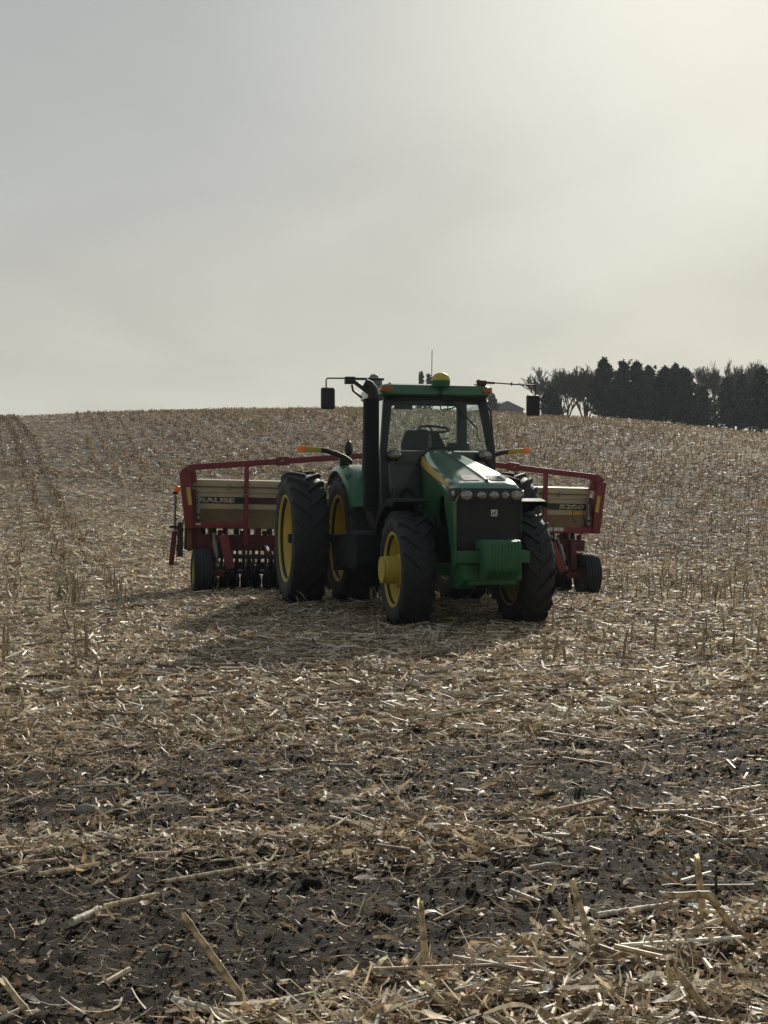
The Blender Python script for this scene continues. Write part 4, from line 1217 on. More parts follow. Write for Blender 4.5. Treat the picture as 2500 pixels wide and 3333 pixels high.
# warning lamp masts at the ends
for s, x in ((-1, -3.825), (1, 3.86)):
    if s > 0: continue
    mb = MB().tube([(x, 0.18, 0.95), (x + 0.002, 0.18, 1.72)], 0.020, 8)
    ml = mb.build('lamp_mast', 'steel', DR)
    MB().ball((x + 0.03, 0.17, 1.745), (0.056, 0.045, 0.056), 16, 10).build('warning_lamp', 'amber_lit', ml)
    MB().box(x - 0.045, x + 0.05, 0.16, 0.20, 1.66, 1.69).box(x - 0.09, x + 0.11, 0.15, 0.21, 1.085, 1.12).build('mast_bracket', 'black_metal', ml)
    MB().beam((x + 0.0, 0.17, 1.03), (x - 0.05, 0.17, 0.46), 0.085, 0.03, up=(0, 1, 0)).build('side_plate', 'red_dark', DR, bevel=0.004)
    MB().tube([(x, 0.18, 1.10), (x + 0.15, 0.22, 1.05)], 0.02, 8).tube([(x, 0.18, 0.98), (x + 0.14, 0.25, 0.95)], 0.018, 8).build('mast_bracket', 'black_metal', ml)
# tongue to the drawbar
mb = MB()
for s in (-1, 1):
    mb.beam((s * 1.6, 0.30, 0.72), (s * 0.06, -2.3, 0.50), 0.10, 0.14)
mb.box(-0.10, 0.10, -2.45, -1.9, 0.44, 0.56)
mb.build('tongue', 'red_dark', DR, bevel=0.01)
MB().box(-0.09, 0.09, 0.0, 0.2, 0.95, 2.48).build('centre_mast', 'red', DR, bevel=0.01)

# ================================================================== CORN RESIDUE
PAL = np.array([[0.66, 0.57, 0.42], [0.54, 0.445, 0.31], [0.42, 0.33, 0.215], [0.29, 0.22, 0.145], [0.17, 0.125, 0.085], [0.48, 0.44, 0.36], [0.31, 0.285, 0.235], [0.76, 0.71, 0.60]])


def tints(n, w, jit=0.18):
    w = np.array(w, float); w /= w.sum()
    c = PAL[rng.choice(len(PAL), n, p=w)]
    return np.clip(c * np.array([[1.04, 0.985, 0.94]]) * (1 + jit * rng.standard_normal((n, 1))), 0.03, 0.85)


def strips(P, L, W, yaw, pitch, roll, curl, bend, col, nseg=3, taper=0.55):
    n = len(P)
    s = np.linspace(-0.5, 0.5, nseg + 1)
    d = np.stack([np.cos(yaw) * np.cos(pitch), np.sin(yaw) * np.cos(pitch), np.sin(pitch)], 1)
    side = np.stack([-np.sin(yaw), np.cos(yaw), np.zeros(n)], 1)
    up = np.cross(d, side)
    sd = side * np.cos(roll)[:, None] + up * np.sin(roll)[:, None]
    u2 = np.cross(d, sd)
    V = np.zeros((n, nseg + 1, 2, 3))
    for k, t in enumerate(s):
        c = P + d * (L * t)[:, None] + u2 * (curl * L * (t * t - 0.08))[:, None] + side * (bend * L * t * t)[:, None]
        tw = 1.5 * curl * t
        sk = sd * np.cos(tw)[:, None] + u2 * np.sin(tw)[:, None]
        wd = W * (1 - taper * np.abs(t + 0.1) * 1.4) * 0.5
        V[:, k, 0] = c - sk * wd[:, None]; V[:, k, 1] = c + sk * wd[:, None]
    b = (np.arange(n) * (nseg + 1) * 2)[:, None]
    Q = np.concatenate([np.stack([b[:, 0] + 2 * k, b[:, 0] + 2 * k + 1, b[:, 0] + 2 * k + 3, b[:, 0] + 2 * k + 2], 1) for k in range(nseg)], 0)
    T = np.repeat(col, (nseg + 1) * 2, 0)
    return V.reshape(-1, 3), Q, T


def tubes(A, B, ra, rb, col, sides=6):
    n = len(A)
    d = B - A; d /= np.linalg.norm(d, axis=1, keepdims=True) + 1e-9
    ref = np.where(np.abs(d[:, 2:3]) < 0.8, np.array([[0, 0, 1.0]]), np.array([[1.0, 0, 0]]))
    s = np.cross(d, ref); s /= np.linalg.norm(s, axis=1, keepdims=True)
    u = np.cross(s, d)
    V = np.zeros((n, 2, sides, 3))
    for k in range(sides):
        a = 2 * math.pi * k / sides
        o = s * math.cos(a) + u * math.sin(a)
        V[:, 0, k] = A + o * ra[:, None]; V[:, 1, k] = B + o * rb[:, None]
    b = np.arange(n) * 2 * sides
    Q = []
    for k in range(sides):
        k2 = (k + 1) % sides
        Q.append(np.stack([b + k, b + k2, b + sides + k2, b + sides + k], 1))
    for e in (0, sides):
        if sides == 4: Q.append(np.stack([b + e, b + e + 1, b + e + 2, b + e + 3], 1))
        else:
            Q.append(np.stack([b + e, b + e + 1, b + e + 2, b + e + 3], 1)); Q.append(np.stack([b + e, b + e + 3, b + e + 4, b + e + 5], 1))
    return V.reshape(-1, 3), np.concatenate(Q, 0), np.repeat(col, 2 * sides, 0)


def join(parts):
    off = 0; Vs, Qs, Ts = [], [], []
    for V, Q, T in parts:
        Vs.append(V); Qs.append(Q + off); Ts.append(T); off += len(V)
    return np.concatenate(Vs), np.concatenate(Qs), np.concatenate(Ts)


def sample(n, y0, y1, pw=1.0):
    """points in the wedge in view (with a margin), density per area ~ y**-pw"""
    # number per dy ~ width(y) * y**-pw
    yg = np.linspace(y0, y1, 400)
    wd = 0.62 * yg + 0.9
    pdf = wd * yg ** (-pw)
    cdf = np.cumsum(pdf); cdf /= cdf[-1]
    y = np.interp(rng.random(n), cdf, yg)
    x = (rng.random(n) - 0.5) * (0.62 * y + 0.9)
    return x, y


def under_wheels(x, y, pad=0.05):
    lx = (x - 1.02) * math.cos(PSI) + (y - 17.8) * math.sin(PSI)
    ly = -(x - 1.02) * math.sin(PSI) + (y - 17.8) * math.cos(PSI)
    m = np.zeros(x.shape, bool)
    for cx in (-0.755, 0.755): m |= (np.abs(lx - cx) < 0.24 + pad) & (np.abs(ly) < 0.35)
    for cx in (-1.565, -0.8, 0.8, 1.565): m |= (np.abs(lx - cx) < 0.27 + pad) & (np.abs(ly - 3.0) < 0.45)
    return m


def cross_yaw(n, spread=0.75):
    """residue has been combed mostly across the view by the machines"""
    a = rng.normal(0.08, spread, n)
    r = rng.random(n) < 0.30
    a[r] = rng.random(r.sum()) * math.pi
    return a + math.pi * (rng.random(n) < 0.5)


def rowcoord(x, y):
    return (x - 1.02) * math.cos(PSI) + (y - 17.8) * math.sin(PSI)


def stubble_zone(x, y):
    """1 where the browner standing stubble covers the slope"""
    w = rowcoord(x, y); t = x / np.maximum(y, 1)
    n = fbm(x * 0.10, y * 0.06, 91, 3)
    a = sstep(-4.2, -2.4, w + 3 * (n - 0.5)) * np.where(w < 4.2, sstep(40, 54, y + 16 * (n - 0.5)), sstep(24, 36, y + 14 * (n - 0.5)))
    corner = sstep(0.185, 0.215, t + 0.03 * (n - 0.5)) * sstep(62, 80, y)
    return a * (1 - 0.85 * corner)


def patch_tone(x, y):
    heap = 1 + 0.22 * (1 - sstep(-0.1, 0.3, y - edge_y(x)))
    t = x / np.maximum(y, 1)
    heap = heap + 0.30 * sstep(0.175, 0.215, t) * sstep(58, 78, y)
    return heap * (0.85 + 0.5 * fbm(x * 0.5, y * 0.35, 123, 3)) * (1 - 0.22 * stubble_zone(x, y))


def residue(n, y0, y1, pw, kind, scale=1.0, lift=(0.0, 0.05), weights=(2, 3, 3, 2, 1.2, 1.2, 1, 0.5), nseg=3, invert=False, wild=1.0):
    x, y = sample(n, y0, y1, pw)
    c = cover(x, y)
    keep = rng.random(n) < ((1.05 - c) if invert else c ** 1.4)
    keep &= ~under_wheels(x, y)
    x, y, c = x[keep], y[keep], c[keep]
    n = len(x)
    shade = patch_tone(x, y)
    z = terrain(x, y) + relief(x, y)
    thick = (0.25 + 0.75 * c)
    h = lift[0] + (lift[1] - lift[0]) * rng.random(n) ** 1.6 * thick
    P = np.stack([x, y, z + h], 1)
    yaw = cross_yaw(n)
    if kind == 'leaf':
        Ln = rng.gamma(5, 0.036, n) * scale; W = rng.uniform(0.012, 0.038, n) * scale
        return strips(P, Ln, W, yaw, rng.normal(0.05, 0.20, n), rng.normal(0, 0.55, n), rng.normal(0.15, 0.5 * wild, n), rng.normal(0, 0.5 * wild, n), tints(n, weights) * shade[:, None], nseg)
    if kind == 'husk':
        Ln = rng.gamma(6, 0.018, n) * scale; W = rng.uniform(0.018, 0.045, n) * scale
        return strips(P, Ln, W, yaw, rng.normal(0.10, 0.30, n), rng.normal(0, 0.7, n), rng.normal(0.5, 1.1, n), rng.normal(0, 0.7, n), tints(n, weights) * shade[:, None], nseg, 0.8)
    if kind == 'chip':
        Ln = rng.gamma(5, 0.012, n) * scale; W = rng.uniform(0.010, 0.030, n) * scale
        return strips(P, Ln, W, yaw, rng.normal(0.05, 0.35, n), rng.normal(0, 0.7, n), rng.normal(0.1, 0.5, n), rng.normal(0, 0.3, n), tints(n, weights) * shade[:, None], 2, 0.3)
    if kind == 'fibre':
        Ln = rng.gamma(5, 0.024, n) * scale; W = rng.uniform(0.003, 0.007, n) * scale
        return strips(P, Ln, W, yaw, rng.normal(0.08, 0.3, n), rng.normal(0, 0.9, n), rng.normal(0.2, 0.9, n), rng.normal(0, 1.2, n), tints(n, weights) * shade[:, None], 3, 0.2)
    if kind == 'stalk':
        Ln = rng.gamma(4, 0.055, n) * scale; r = rng.uniform(0.006, 0.012, n) * scale
        pit = rng.normal(0.0, 0.10, n)
        d = np.stack([np.cos(yaw) * np.cos(pit), np.sin(yaw) * np.cos(pit), np.sin(pit)], 1) * (Ln / 2)[:, None]
        P[:, 2] += r
        return tubes(P - d, P + d, r, r * rng.uniform(0.75, 1, n), tints(n, weights) * shade[:, None], 6 if y1 < 15 else 4)


def stuff(name, parts, mat, label, cat):
    V, Q, T = join(parts)
    me = quad_mesh(name, V, Q, T)
    me.materials.append(M[mat])
    o = link(bpy.data.objects.new(name, me))
    tag(o, label, cat, kind='stuff')
    return o


PALE = (2.4, 2.4, 2.2, 2.0, 2.0, 1.2, 1.0, 1.8)
BROWN = (0.8, 1.7, 2.4, 3.0, 3.2, 0.8, 1.5, 0.3)
stuff('corn_leaf_litter', [
    residue(17000, 3.4, 9.5, 0.3, 'leaf', 0.60, (0.0, 0.06), PALE, nseg=5, wild=1.9),
    residue(6500, 3.4, 8.0, 0.3, 'husk', 0.78, (0.0, 0.06), PALE, nseg=5),
    residue(34000, 3.4, 10, 0.4, 'chip', 0.8, (0.0, 0.045), BROWN),
    residue(20000, 3.4, 10, 0.4, 'fibre', 0.85, (0.0, 0.06), PALE),
    residue(9000, 3.4, 9, 0.2, 'chip', 0.45, (0.0, 0.012), BROWN, invert=True),
    residue(11000, 3.4, 9, 0.2, 'fibre', 0.6, (0.0, 0.02), BROWN, invert=True),
    residue(60000, 9, 27, 1.0, 'leaf', 0.85, (0.0, 0.07), PALE),
    residue(56000, 9, 27, 1.0, 'chip', 1.1, (0.0, 0.05), BROWN),
], 'leaf_near', 'dry broken corn leaves and husks strewn over the soil up to the tractor', 'corn residue')
stuff('corn_leaf_litter', [
    residue(66000, 26, 62, 1.2, 'leaf', 1.35, (0.0, 0.10), PALE, 2),
    residue(46000, 58, 125, 1.2, 'leaf', 2.1, (0.0, 0.14), BROWN, 2),
], 'leaf', 'matted dry corn leaves covering the hillside beyond the drill', 'corn residue')
stuff('corn_stalk_litter', [
    residue(1500, 3.4, 9.5, 0.3, 'stalk', 0.85, (0.0, 0.04), PALE),
    residue(9000, 9, 27, 0.9, 'stalk', 1.0, (0.0, 0.06), PALE),
    residue(7000, 26, 70, 1.2, 'stalk', 1.15, (0.0, 0.08), PALE),
], 'stalk', 'short chopped corn stalk pieces lying among the leaves', 'corn residue')


# soil clods in the churned strips
def clods(n, y0, y1, smin, smax, gate):
    x, y = sample(n, y0, y1, 0.3)
    c = cover(x, y)
    keep = rng.random(n) < np.clip((0.9 - c), 0, 1) ** gate
    x, y = x[keep], y[keep]; n = len(x)
    z = terrain(x, y) + relief(x, y)
    s = smin + (smax - smin) * rng.random(n) ** 3.5
    # lumpy octahedron-like clod: 3 rings of 5 plus poles collapsed into quads
    k = 6
    ph = np.arange(k) / k * 2 * math.pi
    V = np.zeros((n, 3, k, 3))
    for r_, (zz, rr) in enumerate(((-0.4, 0.8), (0.15, 1.0), (0.62, 0.5))):
        j = 1 + 0.28 * rng.standard_normal((n, k))
        V[:, r_, :, 0] = x[:, None] + s[:, None] * rr * np.cos(ph)[None] * j * 1.15
        V[:, r_, :, 1] = y[:, None] + s[:, None] * rr * np.sin(ph)[None] * j
        V[:, r_, :, 2] = z[:, None] + s[:, None] * (zz + 0.14 * rng.standard_normal((n, k)))
    b = np.arange(n) * 3 * k
    Q = []
    for r_ in range(2):
        for i in range(k):
            i2 = (i + 1) % k
            Q.append(np.stack([b + r_ * k + i, b + r_ * k + i2, b + (r_ + 1) * k + i2, b + (r_ + 1) * k + i], 1))
    t = b + 2 * k
    Q.append(np.stack([t, t + 1, t + 2, t + 3], 1)); Q.append(np.stack([t, t + 3, t + 4, t + 5], 1))
    return V.reshape(-1, 3), np.concatenate(Q, 0), np.full((n * 3 * k,), 0.05)


V, Q, T = join([clods(24000, 3.5, 9.5, 0.003, 0.012, 1.0), clods(500, 3.8, 9.0, 0.008, 0.024, 1.5)])
me = quad_mesh('soil_clods', V, Q, T, smooth=True, attr='chaff'); me.materials.append(M['soil'])
tag(link(bpy.data.objects.new('soil_clods', me)), 'dark crumbly soil clods in the churned strips', 'soil clods', kind='stuff')


# ------------------------------------------------------------------ standing stubble
def stub_mesh(name, h, r, seed, leaves=2):
    """one cut stalk: noded stem with a ragged top, dry leaves hanging on it"""
    g = random.Random(seed)
    sides = 7; rows = []
    nodes = [0.0, 0.25, 0.27, 0.30, 0.58, 0.60, 0.63, 0.92, 1.0]
    bx, by = g.uniform(-.03, .03), g.uniform(-.03, .03)
    vs, fs, tint = [], [], []
    base = PAL[g.choice([1, 2, 2, 3])] * g.uniform(0.75, 1.1)
    for i, t in enumerate(nodes):
        rr = r * (1.05 - 0.2 * t) * (1.22 if i in (2, 5) else 1.0)
        for k in range(sides):
            a = 2 * math.pi * k / sides
            top = g.uniform(-0.10, 0.05) * h if i == len(nodes) - 1 else 0
            vs.append((rr * math.cos(a) + bx * t * t, rr * math.sin(a) * 0.9 + by * t * t, h * t + top - (0.06 if i == 0 else 0)))
            tint.append(base * (0.55 if i in (2, 5) else (1.2 if i == len(nodes) - 1 else 1.0)))
    for i in range(len(nodes) - 1):
        for k in range(sides):
            k2 = (k + 1) % sides
            fs.append((i * sides + k, i * sides + k2, (i + 1) * sides + k2, (i + 1) * sides + k))
    o = len(vs); vs.append((bx, by, h * 0.9)); tint.append(base * 0.8)
    for k in range(sides):
        fs.append(((len(nodes) - 1) * sides + k, (len(nodes) - 1) * sides + (k + 1) % sides, o))
    for j in range(leaves):
        a = g.uniform(0, 6.28); z0 = h * g.choice([0.27, 0.6, 0.1]); ln = g.uniform(0.10, 0.24); w = g.uniform(0.010, 0.022)
        c = PAL[g.choice([0, 1, 2, 5])] * g.uniform(0.8, 1.1)
        b0 = len(vs); up = g.uniform(0.1, 0.9)
        for q in range(5):
            t = q / 4
            rad = r + ln * (t * 0.75)
            zz = z0 + ln * (up * t - 1.5 * t * t)
            zz = max(zz, 0.01)
            px_, py_ = rad * math.cos(a), rad * math.sin(a)
            ww = w * (1 - 0.7 * t)
            vs += [(px_ - ww * math.sin(a), py_ + ww * math.cos(a), zz), (px_ + ww * math.sin(a), py_ - ww * math.cos(a), zz + 0.004)]
            tint += [c, c]
        for q in range(4):
            fs.append((b0 + 2 * q, b0 + 2 * q + 1, b0 + 2 * q + 3, b0 + 2 * q + 2))
    me = bpy.data.meshes.new(name)
    me.from_pydata(vs, [], fs)
    a = me.attributes.new('tint', 'FLOAT_COLOR', 'POINT')
    a.data.foreach_set('color', np.concatenate([np.clip(np.array(tint), 0.02, 0.9), np.ones((len(tint), 1))], 1).astype(np.float32).ravel())
    me.polygons.foreach_set('use_smooth', [True] * len(me.polygons)); me.set_sharp_from_angle(angle=R(50))
    me.materials.append(M['stalk'])
    return me


stub_variants = [stub_mesh('corn_stalk', random.uniform(0.22, 0.40), random.uniform(0.009, 0.0135), 100 + i, random.choice([1, 2, 3])) for i in range(14)]


def stub_positions():
    """rows run parallel to the tractor, 0.76 m apart"""
    c, s = math.cos(PSI), math.sin(PSI)
    out = []
    for k in range(-75, 90):
        w = -3.96 + 0.76 * k
        m = int(rng.poisson(1500 if k in (0, -1) else 900))
        ly = rng.uniform(-12, 118, m)
        lx = w + rng.normal(0, 0.11 if k in (0, -1) else 0.05, m) + 0.10 * np.sin(ly * 0.13 + k)
        lc = lx - (2.9 * (np.clip(ly, 0, 200) / 74.0) ** 1.6 if k <= 0 else 0.0)     # the left rows bend away uphill
        x = 1.02 + lc * c - ly * s; y = 17.8 + lc * s + ly * c
        out.append(np.stack([x, y, lx, ly], 1))
    P = np.concatenate(out)
    x, y, lx, ly = P.T
    vis = (y > 10.5) & (y < 122) & (np.abs(x) < 0.30 * y + 1.0)
    P = P[vis]; x, y, lx, ly = P.T
    n2 = fbm(lx * 0.35, ly * 0.08, 93, 3)
    p = np.full(len(x), 0.10)
    right = lx > 3.9
    p = np.where(right, 0.62 * sstep(0.30, 0.60, n2 + 0.12), p)
    p = np.where(right & (ly < 2), p * np.clip((ly + 3) / 5.0, 0.02, 1) * sstep(3.6, 4.6, lx), p)
    left = lx < -3.7
    rowA = (np.abs(lx + 3.96) < 0.22) | (np.abs(lx + 4.72) < 0.22)
    p = np.where(left, np.where(rowA, 0.35 + 0.6 * sstep(0.40, 0.60, fbm(lx * 0.2, ly * 0.9, 99, 2)), np.where(lx > -9.0, 0.20, 0.08)), p)
    p = np.where(left & (ly < 5), p * np.clip((ly - 1.5) / 3.5, 0.02, 1), p)
    mid = np.abs(lx) <= 3.9
    p = np.where(mid & (ly < 6.5), 0.003, p)
    p = np.where(mid & (ly >= 6.5) & (ly < 30), 0.08, p)
    # the browner standing stubble higher on the slope
    p = np.maximum(p, 0.75 * stubble_zone(x, y) * sstep(0.2, 0.55, fbm(x * 0.6, y * 0.35, 97, 3)))
    p = np.maximum(p, 0.55 * sstep(92, 100, y) * sstep(0.42, 0.66, fbm(x * 0.8, y * 0.3, 95, 3)))
    keep = (rng.random(len(x)) < p) & ~under_wheels(x, y, 0.04)
    # keep clear of the drill wheels
    dl = np.abs((x - 0.15) * c + (y - 24.5) * s)
    dy = -(x - 0.15) * s + (y - 24.5) * c
    keep &= ~((dl < 3.9) & (np.abs(dy + 0.1) < 0.55))
    return P[keep]


SP = stub_positions()
order = np.argsort(SP[:, 1])
SP = SP[order]
inview = np.abs(SP[:, 0]) < 0.268 * SP[:, 1]
# hidden straight behind the machines: leave those to the mass
hid = (SP[:, 1] > 21) & (SP[:, 0] / SP[:, 1] > -0.135) & (SP[:, 0] / SP[:, 1] < 0.15) & (SP[:, 1] < 30)
pick = np.zeros(len(SP), bool)
pick[np.where(inview & ~hid)[0][:245]] = True
for i in np.where(pick)[0]:
    x, y, lx, ly = SP[i]
    me = stub_variants[random.randrange(len(stub_variants))]
    o = bpy.data.objects.new('corn_stalk', me)
    o.location = (x, y, float(terrain(x, y) + relief(x, y)))
    o.rotation_euler = (random.gauss(0, 0.10), random.gauss(0, 0.13), random.uniform(0, 6.28))
    k = random.uniform(0.7, 1.1); o.scale = (1.0, 1.0, k)
    link(o)
    if -2.6 <= lx <= 1.9:
        if ly > 0.5: z_ = ('between the front and rear wheels of the tractor', 'stubble under the tractor')
        else: z_ = ('in the straw just in front of the tractor', 'stubble in front of the tractor')
    else:
        sd = 'right' if lx > 0 else 'left'
        if y < 14: z_ = ('in the open straw nearer than the tractor on the %s' % sd, 'near stubble on the %s' % sd)
        elif y < 20: z_ = ('level with the tractor on the %s' % sd, 'stubble beside the tractor on the %s' % sd)
        elif y < 26 and abs(lx + 3.96) < 0.38: z_ = ('in the first stubble row left of the seed drill', 'first row left of the drill')
        elif y < 26 and abs(lx + 4.72) < 0.38: z_ = ('in the second stubble row left of the seed drill', 'second row left of the drill')
        elif y < 26: z_ = ('beside the %s end of the seed drill' % sd, 'stubble beside the %s end of the drill' % sd)
        elif abs(lx + 4.3) < 0.9: z_ = ('in the two clumpy rows running uphill left of the drill', 'clumpy rows left of the drill')
        else: z_ = ('on the lower slope behind the drill on the %s' % sd, 'stubble behind the drill on the %s' % sd)
    tag(o, 'cut corn stalk standing ' + z_[0], 'corn stalk', z_[1])
# the stalks that stand out one by one round the tractor: x, y, height, lean
LONE = [(-0.6, 21.53, 0.41, -0.019), (-0.56, 21.53, 0.373, 0.009), (-0.51, 21.4, 0.417, 0.0), (-0.48, 21.33, 0.36, 0.018), (-0.35, 20.88, 0.226, 0.0), (-0.19, 19.92, 0.388, 0.013), (-0.16, 19.92, 0.414, -0.009), (-0.07, 19.15, 0.331, 0.017), (-0.08, 19.26, 0.167, -0.05), (1.0, 21.27, 0.276, -0.009), (1.05, 21.27, 0.267, 0.009), (1.1, 21.14, 0.284, 0.0), (1.15, 21.14, 0.256, 0.014), (1.2, 21.07, 0.237, 0.0), (-1.18, 19.81, 0.3, -0.094), (-1.16, 20.51, 0.266, -0.053), (-1.34, 20.7, 0.269, -0.027), (-1.53, 22.73, 0.369, 0.02), (-1.69, 23.5, 0.305, -0.015), (0.51, 14.81, 0.224, -0.019), (0.53, 14.69, 0.191, 0.016), (0.56, 14.81, 0.144, 0.038), (1.07, 15.58, 0.185, -0.084), (1.49, 13.28, 0.281, 0.004), (1.59, 13.28, 0.26, 0.009), (1.65, 12.91, 0.231, -0.004), (2.1, 14.66, 0.287, 0.01), (2.24, 13.28, 0.325, 0.009), (2.64, 15.14, 0.234, -0.007), (2.8, 14.66, 0.311, 0.014), (2.83, 13.68, 0.245, -0.018), (2.99, 13.28, 0.303, 0.022), (3.44, 15.14, 0.271, 0.015), (4.16, 16.06, 0.288, -0.01), (3.76, 14.31, 0.373, 0.028), (3.55, 14.43, 0.212, 0.0), (1.67, 14.66, 0.143, 0.005), (3.88, 16.21, 0.185, 0.008), (2.4, 15.39, 0.151, 0.0), (-3.46, 12.91, 0.4, -0.013), (-3.61, 13.58, 0.354, 0.009), (-2.81, 13.38, 0.371, 0.017), (-2.86, 13.78, 0.27, -0.013), (-3.72, 16.8, 0.246, -0.082), (-3.18, 14.66, 0.263, -0.029), (-2.19, 10.73, 0.07, 0.01), (-2.44, 11.98, 0.176, 0.008), (-2.58, 10.14, 0.149, 0.007)]
for i, (x, y, h, ln) in enumerate(LONE):
    me = stub_variants[i % len(stub_variants)]
    hm_ = max(v.co.z for v in me.vertices)
    o = bpy.data.objects.new('corn_stalk', me)
    o.location = (x, y, float(terrain(x, y) + relief(x, y)))
    o.scale = (1.15, 1.15, h * 1.05 / hm_)
    o.rotation_euler = (random.gauss(0, 0.05), math.atan2(ln, h), random.choice([0, 3.14]))
    if abs(o.rotation_euler[2]) > 1: o.rotation_euler[1] *= -1
    link(o)
    lx, ly = rowcoord(x, y), -(x - 1.02) * math.sin(PSI) + (y - 17.8) * math.cos(PSI)
    if y < 18 and x < -1.5: z_ = ('in the straw at the left edge nearer than the drill', 'lone stalks at the left')
    elif ly < 0 and x > 1.3: z_ = ('in the sunlit straw right of the tractor front wheels', 'lone stalks right of the front wheels')
    elif ly < 0: z_ = ('in the shaded straw just in front of the tractor', 'stalks in front of the tractor')
    elif x > 0.9: z_ = ('in shade under the tractor front axle', 'stalks under the front axle')
    elif x > -0.7: z_ = ('in shade between the front and rear wheels of the tractor', 'stalks between the wheels')
    else: z_ = ('against the big left rear tyre', 'stalks against the left rear tyre')
    tag(o, 'cut corn stalk standing ' + z_[0], 'corn stalk', z_[1])
S2 = SP[~pick]
n = len(S2)
zz = terrain(S2[:, 0], S2[:, 1]) + relief(S2[:, 0], S2[:, 1])
hh = rng.uniform(0.12, 0.32, n)
rr = rng.uniform(0.008, 0.013, n) * np.clip(S2[:, 1] / 45, 1, 1.7)
A = np.stack([S2[:, 0], S2[:, 1], zz - 0.03], 1)
B = A + np.stack([rng.normal(0, 0.045, n), rng.normal(0, 0.045, n), hh], 1)
lf = rng.random(n) < 0.6
nl = lf.sum()
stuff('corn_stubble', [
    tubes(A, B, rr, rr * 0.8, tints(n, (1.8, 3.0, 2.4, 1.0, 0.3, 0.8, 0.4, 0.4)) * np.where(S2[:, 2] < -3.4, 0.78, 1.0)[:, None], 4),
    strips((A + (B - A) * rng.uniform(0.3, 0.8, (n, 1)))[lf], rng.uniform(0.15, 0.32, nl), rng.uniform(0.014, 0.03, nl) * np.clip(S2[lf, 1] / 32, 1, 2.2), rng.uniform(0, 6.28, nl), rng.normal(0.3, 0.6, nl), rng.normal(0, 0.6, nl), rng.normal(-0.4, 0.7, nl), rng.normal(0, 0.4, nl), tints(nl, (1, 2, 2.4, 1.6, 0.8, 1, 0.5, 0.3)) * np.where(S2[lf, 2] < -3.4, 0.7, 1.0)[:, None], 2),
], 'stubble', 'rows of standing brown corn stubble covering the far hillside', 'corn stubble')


# ------------------------------------------------------------------ single stalks close to the camera
def noded_stalk(name, pts, r, seed, label, cat, group, mat='stalk', split=True, col=None, leaf=0):
    g = random.Random(seed)
    pts = [Vector(p) for p in pts]
    # resample with nodes every ~9 cm
    P, Rr, Tn = [], [], []
    base = np.array(col if col is not None else PAL[g.choice([0, 0, 1])] * np.array([1.12, 1.02, 0.86]) * g.uniform(0.95, 1.1))
    tot = sum((b - a).length for a, b in zip(pts[:-1], pts[1:]))
    acc = 0.0; nxt = g.uniform(0.03, 0.07)
    for a, b in zip(pts[:-1], pts[1:]):
        L_ = (b - a).length; m = max(4, int(L_ / 0.012))
        for i in range(m + 1):
            t = i / m; d = acc + L_ * t
            nd = min(abs(d - q) for q in np.arange(nxt, tot + 0.2, 0.085))
            P.append(a.lerp(b, t) + Vector((g.gauss(0, 0.0006), g.gauss(0, 0.0006), g.gauss(0, 0.0006))))
            Rr.append(r * (1.04 - 0.22 * d / max(tot, 1e-3)) * (1.18 if nd < 0.006 else 1.0))
            Tn.append(base * (0.42 if nd < 0.006 else (0.9 + 0.2 * g.random())))
        acc += L_
    mb = MB(); nn = 9
    mb.tube(P, Rr, nn, caps=True)
    vs = [Vector(v) for v in mb.v]
    tint = [Tn[i // nn] * (0.85 + 0.25 * math.sin(1.7 * (i % nn))) for i in range(len(vs))]
    if split:                       # torn fibrous end
        ax = (P[-1] - P[-2]).normalized()
        for k in range(nn):
            vs[-nn + k] = vs[-nn + k] + ax * g.uniform(-0.012, 0.035)
            tint[-nn + k] = base * 1.25
    fs = [list(f) for f in mb.f]
    for j in range(leaf):
        q = g.randrange(len(P) // 4, len(P)); a = g.uniform(0, 6.28)
        b0 = len(vs); ln = g.uniform(0.06, 0.16); w = g.uniform(0.006, 0.013); c = PAL[g.choice([0, 5, 1])]
        for t_ in range(5):
            t = t_ / 4
            p = P[q] + Vector((math.cos(a) * ln * t, math.sin(a) * ln * t, ln * (0.5 * t - 0.9 * t * t)))
            sd = Vector((-math.sin(a), math.cos(a), 0.3)) * w * (1 - 0.8 * t)
            vs += [p - sd, p + sd]; tint += [c, c]
        for t_ in range(4): fs.append([b0 + 2 * t_, b0 + 2 * t_ + 1, b0 + 2 * t_ + 3, b0 + 2 * t_ + 2])
    o0 = pts[0].copy()
    me = bpy.data.meshes.new(name)
    me.from_pydata([tuple(v - o0) for v in vs], [], [tuple(f) for f in fs])
    a_ = me.attributes.new('tint', 'FLOAT_COLOR', 'POINT')
    a_.data.foreach_set('color', np.concatenate([np.clip(np.array(tint), 0.02, 0.85), np.ones((len(tint), 1))], 1).astype(np.float32).ravel())
    me.polygons.foreach_set('use_smooth', [True] * len(me.polygons)); me.set_sharp_from_angle(angle=R(55))
    me.materials.append(M[mat])
    o = link(bpy.data.objects.new(name, me)); o.location = o0
    return tag(o, label, cat, group)


